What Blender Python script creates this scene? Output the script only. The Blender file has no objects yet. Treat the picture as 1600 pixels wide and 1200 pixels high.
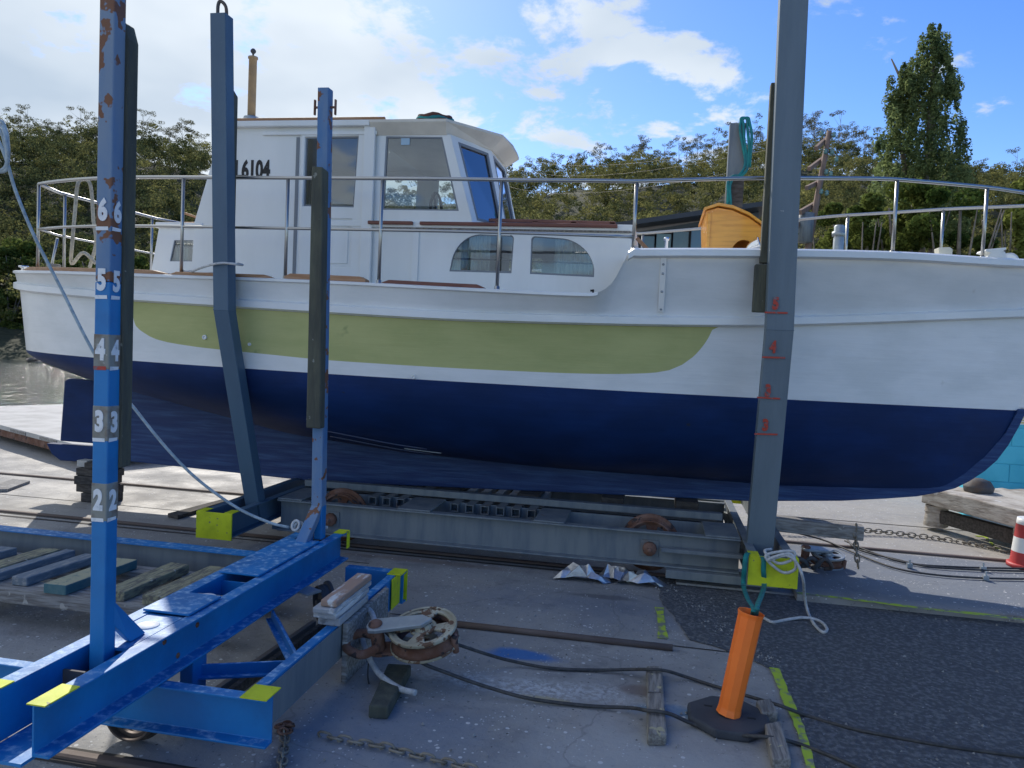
import bpy, math, random
import numpy as np
from mathutils import Vector, Matrix
from mathutils.geometry import tessellate_polygon
random.seed(7); rng = np.random.default_rng(7)
R = math.radians
sc = bpy.context.scene
col = sc.collection

# ------------------------------------------------------------------ camera
F_, YAW, PITCH, ROLL, CH = 1200., .185, .05, .045, 1.65
_f = Vector((-math.sin(YAW)*math.cos(PITCH), math.cos(YAW)*math.cos(PITCH), -math.sin(PITCH)))
_r0 = Vector((math.cos(YAW), math.sin(YAW), 0)); _u0 = _r0.cross(_f)
_r = _r0*math.cos(ROLL) + _u0*math.sin(ROLL); _u = -_r0*math.sin(ROLL) + _u0*math.cos(ROLL)
cd = bpy.data.cameras.new('camera'); cam = bpy.data.objects.new('camera', cd); col.objects.link(cam)
m = Matrix((( _r.x, _u.x, -_f.x, 0), (_r.y, _u.y, -_f.y, 0), (_r.z, _u.z, -_f.z, CH), (0, 0, 0, 1)))
cam.matrix_world = m
cd.sensor_width = 36; cd.lens = 36*F_/1600; cd.clip_end = 3000; cd.clip_start = .05
sc.camera = cam

def ray(x, y): return _f + _r*((x-800)/F_) - _u*((y-600)/F_)
def atY(x, y, Y):
    d = ray(x, y); return Vector((0, 0, CH)) + d*(Y/d.y)
def atZ(x, y, z=0.):
    d = ray(x, y); return Vector((0, 0, CH)) + d*((z-CH)/d.z)

# ------------------------------------------------------------------ world and sun
SUN_EL, SUN_AZ = 37., -30.      # azimuth from +Y, negative towards -X
w = bpy.data.worlds.new('World'); sc.world = w; w.use_nodes = True
nt = w.node_tree; N = nt.nodes; L = nt.links
N.clear()
out = N.new('ShaderNodeOutputWorld'); bg = N.new('ShaderNodeBackground'); L.new(bg.outputs[0], out.inputs[0])
sky = N.new('ShaderNodeTexSky'); sky.sky_type = 'NISHITA'; sky.sun_disc = False
sky.sun_elevation = R(SUN_EL); sky.sun_rotation = R(SUN_AZ); sky.air_density = 1.0; sky.dust_density = .25; sky.ozone_density = 2.5
hs = N.new('ShaderNodeHueSaturation'); hs.inputs['Saturation'].default_value = 1.33; hs.inputs['Hue'].default_value = .516; hs.inputs['Value'].default_value = .66
L.new(sky.outputs[0], hs.inputs['Color'])
tc = N.new('ShaderNodeTexCoord')
sep = N.new('ShaderNodeSeparateXYZ'); L.new(tc.outputs['Generated'], sep.inputs[0])
def wm(op, a, b=None, c=None, clamp=False):
    n = N.new('ShaderNodeMath'); n.operation = op; n.use_clamp = clamp
    for i, v in enumerate((a, b, c)):
        if v is None: continue
        if isinstance(v, (int, float)): n.inputs[i].default_value = v
        else: L.new(v, n.inputs[i])
    return n.outputs[0]
zc = wm('ADD', wm('MAXIMUM', sep.outputs['Z'], 0.), .22)
px_ = wm('DIVIDE', sep.outputs['X'], zc); py_ = wm('DIVIDE', sep.outputs['Y'], zc)
cv = N.new('ShaderNodeCombineXYZ'); L.new(px_, cv.inputs[0]); L.new(py_, cv.inputs[1]); cv.inputs[2].default_value = 3.1
n1 = N.new('ShaderNodeTexNoise'); L.new(cv.outputs[0], n1.inputs['Vector'])
n1.inputs['Scale'].default_value = 3.9; n1.inputs['Detail'].default_value = 12; n1.inputs['Roughness'].default_value = .60; n1.inputs['Distortion'].default_value = .15
n2 = N.new('ShaderNodeTexNoise'); L.new(cv.outputs[0], n2.inputs['Vector'])
n2.inputs['Scale'].default_value = .8; n2.inputs['Detail'].default_value = 5
# more cover towards the left of the view (-X), clear blue towards the right
bias = wm('MULTIPLY', wm('SUBTRACT', wm('MULTIPLY', sep.outputs['X'], -1.), .10), .32)
dens = wm('ADD', n1.outputs['Fac'], bias)
mr = N.new('ShaderNodeMapRange'); mr.interpolation_type = 'SMOOTHSTEP'; L.new(dens, mr.inputs[0])
mr.inputs[1].default_value = .47; mr.inputs[2].default_value = .57
ccol = N.new('ShaderNodeMix'); ccol.data_type = 'RGBA'
L.new(wm('SMOOTH_MIN', wm('MULTIPLY', wm('SUBTRACT', n2.outputs['Fac'], .38), 4.2, clamp=True), 1., .1), ccol.inputs[0])
ccol.inputs[6].default_value = (1.95, 2.35, 2.85, 1); ccol.inputs[7].default_value = (3.6, 3.85, 4.1, 1)
mx = N.new('ShaderNodeMix'); mx.data_type = 'RGBA'
L.new(mr.outputs[0], mx.inputs[0]); L.new(hs.outputs[0], mx.inputs[6]); L.new(ccol.outputs[2], mx.inputs[7])
L.new(mx.outputs[2], bg.inputs[0]); bg.inputs[1].default_value = .14
sd = bpy.data.lights.new('sun', 'SUN'); sd.energy = 2.0; sd.angle = R(.6); sd.color = (1, .94, .85)
so = bpy.data.objects.new('sun', sd); col.objects.link(so)
dirv = Vector((math.sin(R(SUN_AZ))*math.cos(R(SUN_EL)), math.cos(R(SUN_AZ))*math.cos(R(SUN_EL)), math.sin(R(SUN_EL))))
so.rotation_euler = (-dirv).to_track_quat('-Z', 'Y').to_euler(); so.location = dirv*50
sc.view_settings.view_transform = 'Standard'; sc.view_settings.look = 'None'
sc.view_settings.exposure = 1.0; sc.view_settings.gamma = 1

# ------------------------------------------------------------------ materials
def mat(name, c, rough=.6, metal=0., c2=None, scale=6., amt=(.35, .7), stretch=(1, 1, 1), bump=0., bscale=None,
        spot=None, spot_scale=40., spot_th=.68, top=None, top_th=(.45, .6), top_scale=60., spec=.5, coat=0., bstretch=None, spot_w=.03):
    """c base colour, c2 second colour by noise, spot = (colour) small marks, top = colour worn through on faces that look up"""
    mt = bpy.data.materials.new(name); mt.use_nodes = True
    t = mt.node_tree; n = t.nodes; l = t.links
    b = n['Principled BSDF']; b.inputs['Roughness'].default_value = rough; b.inputs['Metallic'].default_value = metal
    b.inputs['Specular IOR Level'].default_value = spec; b.inputs['Coat Weight'].default_value = coat
    b.inputs['Coat Roughness'].default_value = .12
    co = n.new('ShaderNodeTexCoord'); mp = n.new('ShaderNodeMapping'); l.new(co.outputs['Object'], mp.inputs[0])
    mp.inputs['Scale'].default_value = stretch
    def noise(s, det=6, vec=None, ro=.6):
        q = n.new('ShaderNodeTexNoise'); q.inputs['Scale'].default_value = s; q.inputs['Detail'].default_value = det
        q.inputs['Roughness'].default_value = ro
        l.new(vec if vec else mp.outputs[0], q.inputs['Vector']); return q.outputs['Fac']
    def mrange(v, a, bb):
        q = n.new('ShaderNodeMapRange'); l.new(v, q.inputs[0]); q.inputs[1].default_value = a; q.inputs[2].default_value = bb
        q.interpolation_type = 'SMOOTHSTEP'; return q.outputs[0]
    def mixc(f, a, bb):
        q = n.new('ShaderNodeMix'); q.data_type = 'RGBA'
        if isinstance(f, float): q.inputs[0].default_value = f
        else: l.new(f, q.inputs[0])
        for i, v in ((6, a), (7, bb)):
            if isinstance(v, tuple): q.inputs[i].default_value = (*v, 1)
            else: l.new(v, q.inputs[i])
        return q.outputs[2]
    cur = tuple(c)
    if c2: cur = mixc(mrange(noise(scale), *amt), tuple(c), tuple(c2))
    if spot: cur = mixc(mrange(noise(spot_scale, 3, co.outputs['Object']), spot_th, spot_th+spot_w), cur, tuple(spot))
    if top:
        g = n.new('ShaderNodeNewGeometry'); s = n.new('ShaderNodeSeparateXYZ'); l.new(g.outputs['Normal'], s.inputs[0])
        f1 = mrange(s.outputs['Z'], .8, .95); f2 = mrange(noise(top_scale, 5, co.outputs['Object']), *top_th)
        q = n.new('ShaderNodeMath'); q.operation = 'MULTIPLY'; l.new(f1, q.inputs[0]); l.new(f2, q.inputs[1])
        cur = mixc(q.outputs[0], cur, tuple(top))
    if isinstance(cur, tuple): b.inputs['Base Color'].default_value = (*cur, 1)
    else: l.new(cur, b.inputs['Base Color'])
    if c2:
        q = n.new('ShaderNodeMapRange'); l.new(noise(scale*2.3), q.inputs[0]); q.inputs[3].default_value = max(rough-.1, .03); q.inputs[4].default_value = min(rough+.12, 1)
        l.new(q.outputs[0], b.inputs['Roughness'])
    if bump:
        v = None
        if bstretch:
            m2 = n.new('ShaderNodeMapping'); l.new(co.outputs['Object'], m2.inputs[0]); m2.inputs['Scale'].default_value = bstretch; v = m2.outputs[0]
        bp = n.new('ShaderNodeBump'); bp.inputs['Strength'].default_value = 1; bp.inputs['Distance'].default_value = bump
        l.new(noise(bscale or scale*3, 6, v), bp.inputs['Height']); l.new(bp.outputs[0], b.inputs['Normal'])
    return mt

WHITE = mat('white_paint', (.80, .81, .80), .38, c2=(.70, .72, .71), scale=1.8, stretch=(1, 1, 2.5), spot=(.60, .60, .57), spot_scale=6, spot_th=.70, spot_w=.12, bump=.003, bscale=3, bstretch=(.6, .6, 8), coat=.15)
WHITE2 = mat('white_cabin_paint', (.80, .81, .79), .4, c2=(.73, .74, .71), scale=2.2, stretch=(1, 1, .3), bump=.0008, bscale=6)
CREAM = mat('cream_paint', (.72, .67, .57), .5, c2=(.58, .54, .46), scale=3)
GREEN = mat('green_paint', (.50, .50, .205), .5, c2=(.40, .42, .16), scale=1.8, stretch=(1, 1, 2.5), amt=(.3, .75), spot=(.30, .33, .13), spot_scale=5, spot_th=.66, spot_w=.1, bump=.003, bscale=3, bstretch=(.6, .6, 9))
NAVY = mat('navy_antifoul', (.001, .019, .085), .66, c2=(.004, .032, .14), scale=1.6, spec=.3, amt=(.35, .75), stretch=(1, 1, 2), spot=(.02, .03, .05), spot_scale=7, spot_th=.72, bump=.003, bscale=3, bstretch=(.6, .6, 9))
KEEL = mat('navy_keel_timber', (.004, .03, .13), .6, c2=(.03, .085, .22), scale=2.2, stretch=(1, 1, 14), amt=(.4, .75), bump=.006, bscale=3, bstretch=(1, 1, 18))
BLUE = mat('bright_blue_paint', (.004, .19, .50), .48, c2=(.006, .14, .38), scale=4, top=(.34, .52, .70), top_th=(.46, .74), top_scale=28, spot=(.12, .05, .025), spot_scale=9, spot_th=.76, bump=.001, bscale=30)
BLUEW = mat('worn_blue_paint', (.17, .24, .34), .6, c2=(.06, .17, .36), scale=2.6, stretch=(1, 1, .35), amt=(.38, .6), spot=(.17, .07, .035), spot_scale=11, spot_th=.565, spot_w=.03)
BLUEP = mat('post_blue_paint', (.004, .18, .48), .45, c2=(.005, .14, .39), scale=5, bump=.001, bscale=20)
SLATE = mat('slate_blue_steel', (.07, .13, .195), .5, c2=(.055, .105, .165), scale=3, stretch=(1, 1, .4), spot=(.25, .27, .28), spot_scale=26, spot_th=.74, bump=.0008, bscale=30)
STEEL = mat('grey_blue_steel', (.19, .215, .225), .55, c2=(.12, .15, .18), scale=4.5, stretch=(2.5, 2.5, .35), spot=(.17, .09, .05), spot_scale=9, spot_th=.73, bump=.0015, bscale=25)
DSTEEL = mat('dark_grimy_steel', (.07, .08, .09), .7, c2=(.11, .075, .055), scale=7, bump=.003, bscale=30)
RUST = mat('rusty_iron', (.13, .055, .03), .85, c2=(.22, .13, .10), scale=9, spot=(.04, .03, .03), spot_scale=16, spot_th=.6, bump=.004, bscale=40)
RAIL = mat('rail_steel', (.10, .065, .05), .7, c2=(.17, .13, .11), scale=6, stretch=(.3, 1, 1), bump=.002, bscale=30)
LIME = mat('lime_yellow_paint', (.62, .68, .012), .55, c2=(.46, .52, .01), scale=9, spot=(.20, .22, .10), spot_scale=22, spot_th=.66, bump=.001)
WOODG = mat('weathered_timber', (.30, .28, .25), .85, c2=(.15, .135, .115), scale=5, stretch=(14, 1.2, 14), amt=(.35, .65), bump=.006, bscale=7, bstretch=(12, .8, 12), spot=(.42, .38, .24), spot_scale=14, spot_th=.62)
WOODX = mat('weathered_timber_along', (.34, .33, .31), .85, c2=(.17, .155, .14), scale=5, stretch=(1.2, 14, 14), amt=(.35, .65), bump=.006, bscale=7, bstretch=(.8, 12, 12), spot=(.45, .43, .38), spot_scale=9, spot_th=.64)
WOODL = mat('bleached_landing_timber', (.52, .48, .42), .85, c2=(.27, .23, .19), scale=2.5, stretch=(2, 2, 9), amt=(.38, .68), bump=.006, bscale=6, spot=(.62, .62, .60), spot_scale=5, spot_th=.6, spot_w=.1)
LICHEN = mat('lichened_plank', (.34, .32, .2), .9, c2=(.16, .15, .12), scale=7, stretch=(8, 1.5, 8), amt=(.4, .6), bump=.008, bscale=14, spot=(.5, .5, .42), spot_scale=30, spot_th=.66)
PLANKB = mat('blue_grey_plank', (.17, .205, .24), .85, c2=(.34, .34, .33), scale=6, stretch=(8, 1.5, 8), amt=(.45, .7), bump=.006, bscale=14)
PLANKT = mat('teal_edged_plank', (.05, .15, .17), .85, c2=(.12, .2, .2), scale=8, top=(.40, .38, .25), top_th=(.3, .5), top_scale=22, bump=.006, bscale=16)
DARKW = mat('dark_slimy_timber', (.055, .06, .05), .8, c2=(.10, .105, .075), scale=4, stretch=(4, 4, .7), bump=.006, bscale=12, bstretch=(6, 6, .8), spot=(.22, .23, .2), spot_scale=18, spot_th=.68)
BLACKW = mat('black_tarred_timber', (.045, .04, .036), .9, c2=(.10, .09, .08), scale=6, stretch=(2, 8, 8), bump=.006, bscale=12)
TEAK = mat('teak', (.34, .17, .08), .55, c2=(.46, .27, .15), scale=5, stretch=(1, 10, 10), bump=.001, bscale=20)
MAHOG = mat('mahogany', (.14, .045, .03), .45, c2=(.2, .07, .045), scale=5, stretch=(1, 10, 10))
VARN = mat('varnished_pine', (.86, .40, .05), .35, c2=(.72, .30, .035), scale=3, stretch=(1.5, 1.5, 16), amt=(.4, .7), coat=.4, bump=.001, bscale=4, bstretch=(1, 1, 14))
INOX = mat('stainless_steel', (.42, .42, .41), .33, 1.)
CHROME = mat('chrome', (.75, .76, .78), .12, 1.)
GALV = mat('galvanised_steel', (.30, .34, .37), .5, .6, c2=(.42, .45, .47), scale=8)
BLACK = mat('black_paint', (.012, .012, .014), .6)
DARK = mat('dark_interior', (.02, .02, .022), .9)
INTER = mat('cabin_lining', (.66, .63, .57), .7, c2=(.58, .54, .48), scale=3)
CURT = mat('curtain_cloth', (.80, .82, .76), .9, c2=(.62, .65, .60), scale=14, stretch=(6, 6, .4))
ct_ = CURT.node_tree; cb_ = ct_.nodes['Principled BSDF']; ctl = ct_.nodes.new('ShaderNodeBsdfTranslucent'); ctl.inputs[0].default_value = (.8, .82, .76, 1)
cmx = ct_.nodes.new('ShaderNodeMixShader'); cmx.inputs[0].default_value = .45; ct_.links.new(cb_.outputs[0], cmx.inputs[1]); ct_.links.new(ctl.outputs[0], cmx.inputs[2]); ct_.links.new(cmx.outputs[0], ct_.nodes['Material Output'].inputs[0])
ORANGE = mat('orange_plastic', (1.0, .22, .03), .4, c2=(.95, .18, .02), scale=5, spot=(.9, .35, .12), spot_scale=20, spot_th=.75)
RUBBER = mat('black_rubber', (.04, .045, .055), .75, c2=(.06, .065, .075), scale=6, bump=.0006, bscale=60)
ROPE = mat('white_rope', (.55, .56, .56), .85, c2=(.36, .37, .38), scale=30, bump=.003, bscale=120)
ROPEB = mat('pale_blue_rope', (.42, .50, .54), .85, c2=(.26, .33, .38), scale=30, bump=.003, bscale=120)
ROPEC = mat('cream_rope', (.50, .47, .38), .9, c2=(.34, .31, .25), scale=25, bump=.003, bscale=120)
TEAL = mat('teal_webbing', (.01, .22, .21), .8, c2=(.02, .14, .16), scale=12, bump=.002, bscale=90)
CABLE = mat('dark_wire_cable', (.045, .047, .05), .6, .3, c2=(.09, .085, .08), scale=30, bump=.002, bscale=200)
CHAIN = mat('rusty_chain', (.20, .17, .13), .7, .3, c2=(.32, .29, .24), scale=12, bump=.001)
SHEAVE = mat('worn_cream_iron', (.30, .27, .19), .8, c2=(.44, .42, .32), scale=9, amt=(.4, .65), spot=(.13, .07, .04), spot_scale=17, spot_th=.52, bump=.003, bscale=40, spot_w=.06)
FOIL = mat('silver_foil', (.50, .51, .53), .36, 1., c2=(.34, .35, .38), scale=9, bump=.004, bscale=30)
TURQ = mat('turquoise_wall_paint', (.10, .58, .74), .6, c2=(.07, .50, .66), scale=3, bump=.002)
SIGNB = mat('sign_blue', (.02, .16, .33), .5)
SIGNW = mat('sign_white', (.80, .80, .78), .5)
SIGNY = mat('sign_yellow', (.72, .60, .2), .6)
RED = mat('red_plastic', (.55, .05, .05), .5, c2=(.42, .05, .05), scale=8)
REDP = mat('red_marker_paint', (.42, .05, .03), .7, c2=(.16, .15, .17), scale=26, amt=(.48, .66))
PATCH = mat('bare_primer_patch', (.24, .25, .23), .7, c2=(.17, .13, .10), scale=16, amt=(.45, .7), spot=(.4, .4, .38), spot_scale=30, spot_th=.66)
MARK = mat('white_marking_paint', (.72, .75, .78), .6, c2=(.45, .5, .56), scale=30, amt=(.5, .75))
PIPE = mat('tan_flue', (.42, .29, .16), .6, c2=(.3, .22, .14), scale=8)
SLATEB = mat('building_cladding', (.07, .085, .10), .6)
ROOFM = mat('dark_metal_roof', (.02, .024, .035), .45, c2=(.03, .035, .045), scale=.6)
LWALL = mat('pale_render', (.5, .52, .52), .8)
BARK = mat('bark', (.16, .13, .10), .9, c2=(.28, .24, .2), scale=3, bump=.02)
BARKW = mat('pale_gum_bark', (.36, .33, .29), .85, c2=(.22, .18, .15), scale=2)
POLEW = mat('pole_timber', (.26, .17, .13), .85, c2=(.16, .12, .1), scale=3, stretch=(4, 4, .5))
ROCK = mat('shore_rock', (.13, .11, .09), .9, c2=(.22, .19, .16), scale=1.2, bump=.1, bscale=3)

def glassmat(name, tint, mixf, rough=.03):
    mt = bpy.data.materials.new(name); mt.use_nodes = True
    t = mt.node_tree; n = t.nodes; l = t.links; n.remove(n['Principled BSDF'])
    tr = n.new('ShaderNodeBsdfTransparent'); tr.inputs[0].default_value = (*tint, 1)
    gl = n.new('ShaderNodeBsdfGlossy'); gl.inputs['Roughness'].default_value = rough; gl.inputs[0].default_value = (.9, .93, 1, 1)
    fr = n.new('ShaderNodeFresnel'); fr.inputs[0].default_value = 1.5
    ad = n.new('ShaderNodeMath'); ad.operation = 'ADD'; ad.use_clamp = True; l.new(fr.outputs[0], ad.inputs[0]); ad.inputs[1].default_value = mixf
    mx = n.new('ShaderNodeMixShader'); l.new(ad.outputs[0], mx.inputs[0]); l.new(tr.outputs[0], mx.inputs[1]); l.new(gl.outputs[0], mx.inputs[2])
    l.new(mx.outputs[0], n['Material Output'].inputs[0]); return mt
GLASS = glassmat('window_glass', (.86, .90, .90), .04)
GLASSB = glassmat('blue_windscreen_glass', (.40, .58, .85), .3)

def leafmat(name, c, c2, trans=.35):
    mt = bpy.data.materials.new(name); mt.use_nodes = True
    t = mt.node_tree; n = t.nodes; l = t.links; n.remove(n['Principled BSDF'])
    g = n.new('ShaderNodeNewGeometry'); at = n.new('ShaderNodeAttribute'); at.attribute_name = 'tint'
    m1 = n.new('ShaderNodeMix'); m1.data_type = 'RGBA'; l.new(at.outputs['Fac'], m1.inputs[0])
    m1.inputs[6].default_value = (*c, 1); m1.inputs[7].default_value = (*c2, 1)
    hv = n.new('ShaderNodeHueSaturation'); l.new(m1.outputs[2], hv.inputs['Color'])
    mr = n.new('ShaderNodeMapRange'); l.new(g.outputs['Random Per Island'], mr.inputs[0]); mr.inputs[3].default_value = .6; mr.inputs[4].default_value = 1.4
    l.new(mr.outputs[0], hv.inputs['Value'])
    d = n.new('ShaderNodeBsdfDiffuse'); tl = n.new('ShaderNodeBsdfTranslucent'); l.new(hv.outputs[0], d.inputs[0]); l.new(hv.outputs[0], tl.inputs[0])
    mx = n.new('ShaderNodeMixShader'); mx.inputs[0].default_value = trans; l.new(d.outputs[0], mx.inputs[1]); l.new(tl.outputs[0], mx.inputs[2])
    l.new(mx.outputs[0], n['Material Output'].inputs[0]); return mt
LEAF = leafmat('forest_leaves', (.075, .095, .045), (.27, .255, .09), .45)
LEAFG = leafmat('gum_leaves', (.09, .10, .06), (.20, .19, .11), .45)
LEAFP = leafmat('poplar_leaves', (.10, .145, .065), (.25, .30, .12), .55)
LEAFS = leafmat('shrub_leaves', (.06, .10, .025), (.20, .23, .06), .45)

# ------------------------------------------------------------------ mesh helpers
def frame(d, up=None):
    d = Vector(d).normalized(); up = Vector(up) if up else (Vector((0, 0, 1)) if abs(d.z) < .95 else Vector((0, 1, 0)))
    s = d.cross(up).normalized(); u = s.cross(d).normalized(); return d, s, u
def disc(mb, P, r_, n, windows, th, mi=0):
    """plate of radius r_ with windows (a0, a1, r0, r1); P(x, y, depth) -> point"""
    rs = sorted({0.0, r_}|{w_[2] for w_ in windows}|{w_[3] for w_ in windows}); an = [2*math.pi*k/n for k in range(n)]
    def cut(a, r):
        for a0, a1, r0, r1 in windows:
            if r0 < r < r1 and (a-a0) % (2*math.pi) < (a1-a0): return True
        return False
    q = lambda r, a, d: P(r*math.cos(a), r*math.sin(a), d)
    for i in range(len(rs)-1):
        r0, r1 = rs[i], rs[i+1]
        for k in range(n):
            a0, a1 = an[k], an[k]+2*math.pi/n; am = (a0+a1)/2
            if cut(am, (r0+r1)/2): continue
            for d in (0, th): mb.add([q(r0, a0, d), q(r1, a0, d), q(r1, a1, d), q(r0, a1, d)] if r0 > 0 else [P(0, 0, d), q(r1, a0, d), q(r1, a1, d)], [(0, 1, 2, 3) if r0 > 0 else (0, 1, 2)], mi)
            for (ra, aa, rb, ab, test) in ((r1, a0, r1, a1, (am, r1+1e-4)), (r0, a0, r0, a1, (am, r0-1e-4)), (r0, a0, r1, a0, (am-2*math.pi/n, (r0+r1)/2)), (r0, a1, r1, a1, (am+2*math.pi/n, (r0+r1)/2))):
                if (test[1] > r_) or (ra > 0 and cut(*test)): mb.add([q(ra, aa, 0), q(rb, ab, 0), q(rb, ab, th), q(ra, aa, th)], [(0, 1, 2, 3)], mi)
    return mb
class MB:
    def __init__(s): s.v = []; s.f = []; s.m = []; s.s = []
    def add(s, vs, fs, mi=0, smooth=False):
        o = len(s.v); s.v += [Vector(v) for v in vs]
        for f in fs: s.f.append([o+i for i in f]); s.m.append(mi); s.s.append(smooth)
        return s
    def box(s, x0, x1, y0, y1, z0, z1, mi=0):
        v = [(x, y, z) for z in (z0, z1) for y in (y0, y1) for x in (x0, x1)]
        return s.add(v, [(0, 2, 3, 1), (4, 5, 7, 6), (0, 1, 5, 4), (2, 6, 7, 3), (0, 4, 6, 2), (1, 3, 7, 5)], mi)
    def prof(s, pts, p0, p1, side=None, up=None, mi=0, smooth=False):
        """closed 2D profile (side, up) swept straight from p0 to p1"""
        p0 = Vector(p0); p1 = Vector(p1); d, sd_, u = frame(p1-p0, up)
        if side: sd_ = Vector(side)
        n = len(pts)
        vs = [p0+sd_*a+u*b for a, b in pts]+[p1+sd_*a+u*b for a, b in pts]
        s.add(vs, [(i, (i+1) % n, n+(i+1) % n, n+i) for i in range(n)], mi, smooth)
        tri = tessellate_polygon([[Vector((a, b, 0)) for a, b in pts]])
        s.add(vs[:n], [t for t in tri], mi); s.add(vs[n:], [t for t in tri], mi)
        return s
    def bar(s, p0, p1, w, h, up=None, mi=0):
        return s.prof([(-w/2, -h/2), (w/2, -h/2), (w/2, h/2), (-w/2, h/2)], p0, p1, None, up, mi)
    def chan(s, p0, p1, fl, h, side, t=.009, mi=0, up=(0, 0, 1)):
        """C channel: web on the line p0-p1 (bottom of web), flanges reaching fl along side"""
        return s.prof([(0, 0), (fl, 0), (fl, t*1.2), (t, t*1.6), (t, h-t*1.6), (fl, h-t*1.2), (fl, h), (0, h)], p0, p1, side, up, mi)
    def tube(s, pts, r, n=8, mi=0, cap=True, rs=None):
        P = [Vector(p) for p in pts]; k = len(P); rings = []
        t0 = (P[1]-P[0]).normalized(); _, sd_, u = frame(t0)
        for i in range(k):
            t = (P[min(i+1, k-1)]-P[max(i-1, 0)]).normalized()
            sd_ = (sd_-t*sd_.dot(t)).normalized(); u = sd_.cross(t)
            rr = rs[i] if rs else r
            rings.append([P[i]+(sd_*math.cos(2*math.pi*j/n)+u*math.sin(2*math.pi*j/n))*rr for j in range(n)])
        vs = [v for q in rings for v in q]
        fs = [(i*n+j, i*n+(j+1) % n, (i+1)*n+(j+1) % n, (i+1)*n+j) for i in range(k-1) for j in range(n)]
        s.add(vs, fs, mi, True)
        if cap: s.add(rings[0], [tuple(range(n))], mi); s.add(rings[-1], [tuple(range(n))], mi)
        return s
    def lathe(s, prof, c, axis=(0, 0, 1), n=24, mi=0, smooth=True, cap=True):
        """prof = (radius, height) pairs round axis through c"""
        c = Vector(c); a, sd_, u = frame(axis); k = len(prof)
        vs = [c+a*h+(sd_*math.cos(2*math.pi*j/n)+u*math.sin(2*math.pi*j/n))*r for r, h in prof for j in range(n)]
        s.add(vs, [(i*n+j, i*n+(j+1) % n, (i+1)*n+(j+1) % n, (i+1)*n+j) for i in range(k-1) for j in range(n)], mi, smooth)
        if cap:
            if prof[0][0] > 1e-4: s.add(vs[:n], [tuple(range(n))], mi)
            if prof[-1][0] > 1e-4: s.add(vs[-n:], [tuple(range(n))], mi)
        return s
    def plate(s, loops, fn, th, mi=0, mi_edge=None):
        """flat shape with holes: loops of (a, b), fn(a, b, depth) -> point, th thickness"""
        allp = [p for lp in loops for p in lp]
        tri = tessellate_polygon([[Vector((a, b, 0)) for a, b in lp] for lp in loops])
        s.add([fn(a, b, 0) for a, b in allp], tri, mi); s.add([fn(a, b, th) for a, b in allp], tri, mi)
        for lp in loops:
            n = len(lp); vs = [fn(a, b, 0) for a, b in lp]+[fn(a, b, th) for a, b in lp]
            s.add(vs, [(i, (i+1) % n, n+(i+1) % n, n+i) for i in range(n)], mi if mi_edge is None else mi_edge)
        return s
    def build(s, name, mats, parent=None, bevel=0., seg=2, **tags):
        mats = mats if isinstance(mats, (list, tuple)) else [mats]
        off = Vector((0, 0, 0)); q = parent
        while q is not None: off += q.location; q = q.parent
        me = bpy.data.meshes.new(name)
        me.from_pydata([v-off for v in s.v], [], s.f)
        for mm in mats: me.materials.append(mm)
        me.polygons.foreach_set('material_index', s.m); me.polygons.foreach_set('use_smooth', s.s)
        import bmesh
        bm = bmesh.new(); bm.from_mesh(me); bmesh.ops.remove_doubles(bm, verts=bm.verts, dist=1e-5)
        bmesh.ops.recalc_face_normals(bm, faces=bm.faces); bm.to_mesh(me); bm.free(); me.update()
        o = bpy.data.objects.new(name, me); col.objects.link(o)
        if parent: o.parent = parent
        if bevel:
            b = o.modifiers.new('bevel', 'BEVEL'); b.width = bevel; b.segments = seg; b.limit_method = 'ANGLE'; b.angle_limit = R(40); b.harden_normals = False
        for k, v in tags.items(): o[k] = v
        return o
def thing(name, label, cat, loc=(0, 0, 0), group=None):
    o = bpy.data.objects.new(name, None); col.objects.link(o); o.location = loc; o['label'] = label; o['category'] = cat
    o.empty_display_size = .1
    if group: o['group'] = group
    return o
def tag(o, label, cat, group=None):
    o['label'] = label; o['category'] = cat
    if group: o['group'] = group
    return o
def structure(o): o['kind'] = 'structure'; return o
def copy_tree(o, parent=None):
    c = o.copy(); col.objects.link(c)
    if parent: c.parent = parent
    for ch in list(o.children): copy_tree(ch, c)
    return c
def smooth_path(pts, n=8):
    P = [Vector(p) for p in pts]; P = [P[0]*2-P[1]]+P+[P[-1]*2-P[-2]]; o = []
    for i in range(1, len(P)-2):
        a, b, c, d = P[i-1:i+3]
        for k in range(n):
            t = k/n; o.append(.5*((2*b)+(c-a)*t+(2*a-5*b+4*c-d)*t*t+(3*b-a-3*c+d)*t**3))
    o.append(P[-2]); return o
def interp(tab, x):
    if x <= tab[0][0]: return tab[0][1]
    for (a, b), (c, d) in zip(tab, tab[1:]):
        if x <= c: return b+(d-b)*(x-a)/(c-a)
    return tab[-1][1]
def sinterp(tab, x):
    """smooth (Catmull-Rom like, monotone in x) interpolation"""
    xs = [t[0] for t in tab]; ys = [t[1] for t in tab]
    if x <= xs[0]: return ys[0]
    if x >= xs[-1]: return ys[-1]
    for i in range(len(xs)-1):
        if x <= xs[i+1]: break
    def sl(j):
        if j <= 0: return (ys[1]-ys[0])/(xs[1]-xs[0])
        if j >= len(xs)-1: return (ys[-1]-ys[-2])/(xs[-1]-xs[-2])
        return (ys[j+1]-ys[j-1])/(xs[j+1]-xs[j-1])
    h = xs[i+1]-xs[i]; t = (x-xs[i])/h; a, b = sl(i), sl(i+1)
    return (2*t**3-3*t*t+1)*ys[i]+(t**3-2*t*t+t)*h*a+(-2*t**3+3*t*t)*ys[i+1]+(t**3-t*t)*h*b
FONT = {}
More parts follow.
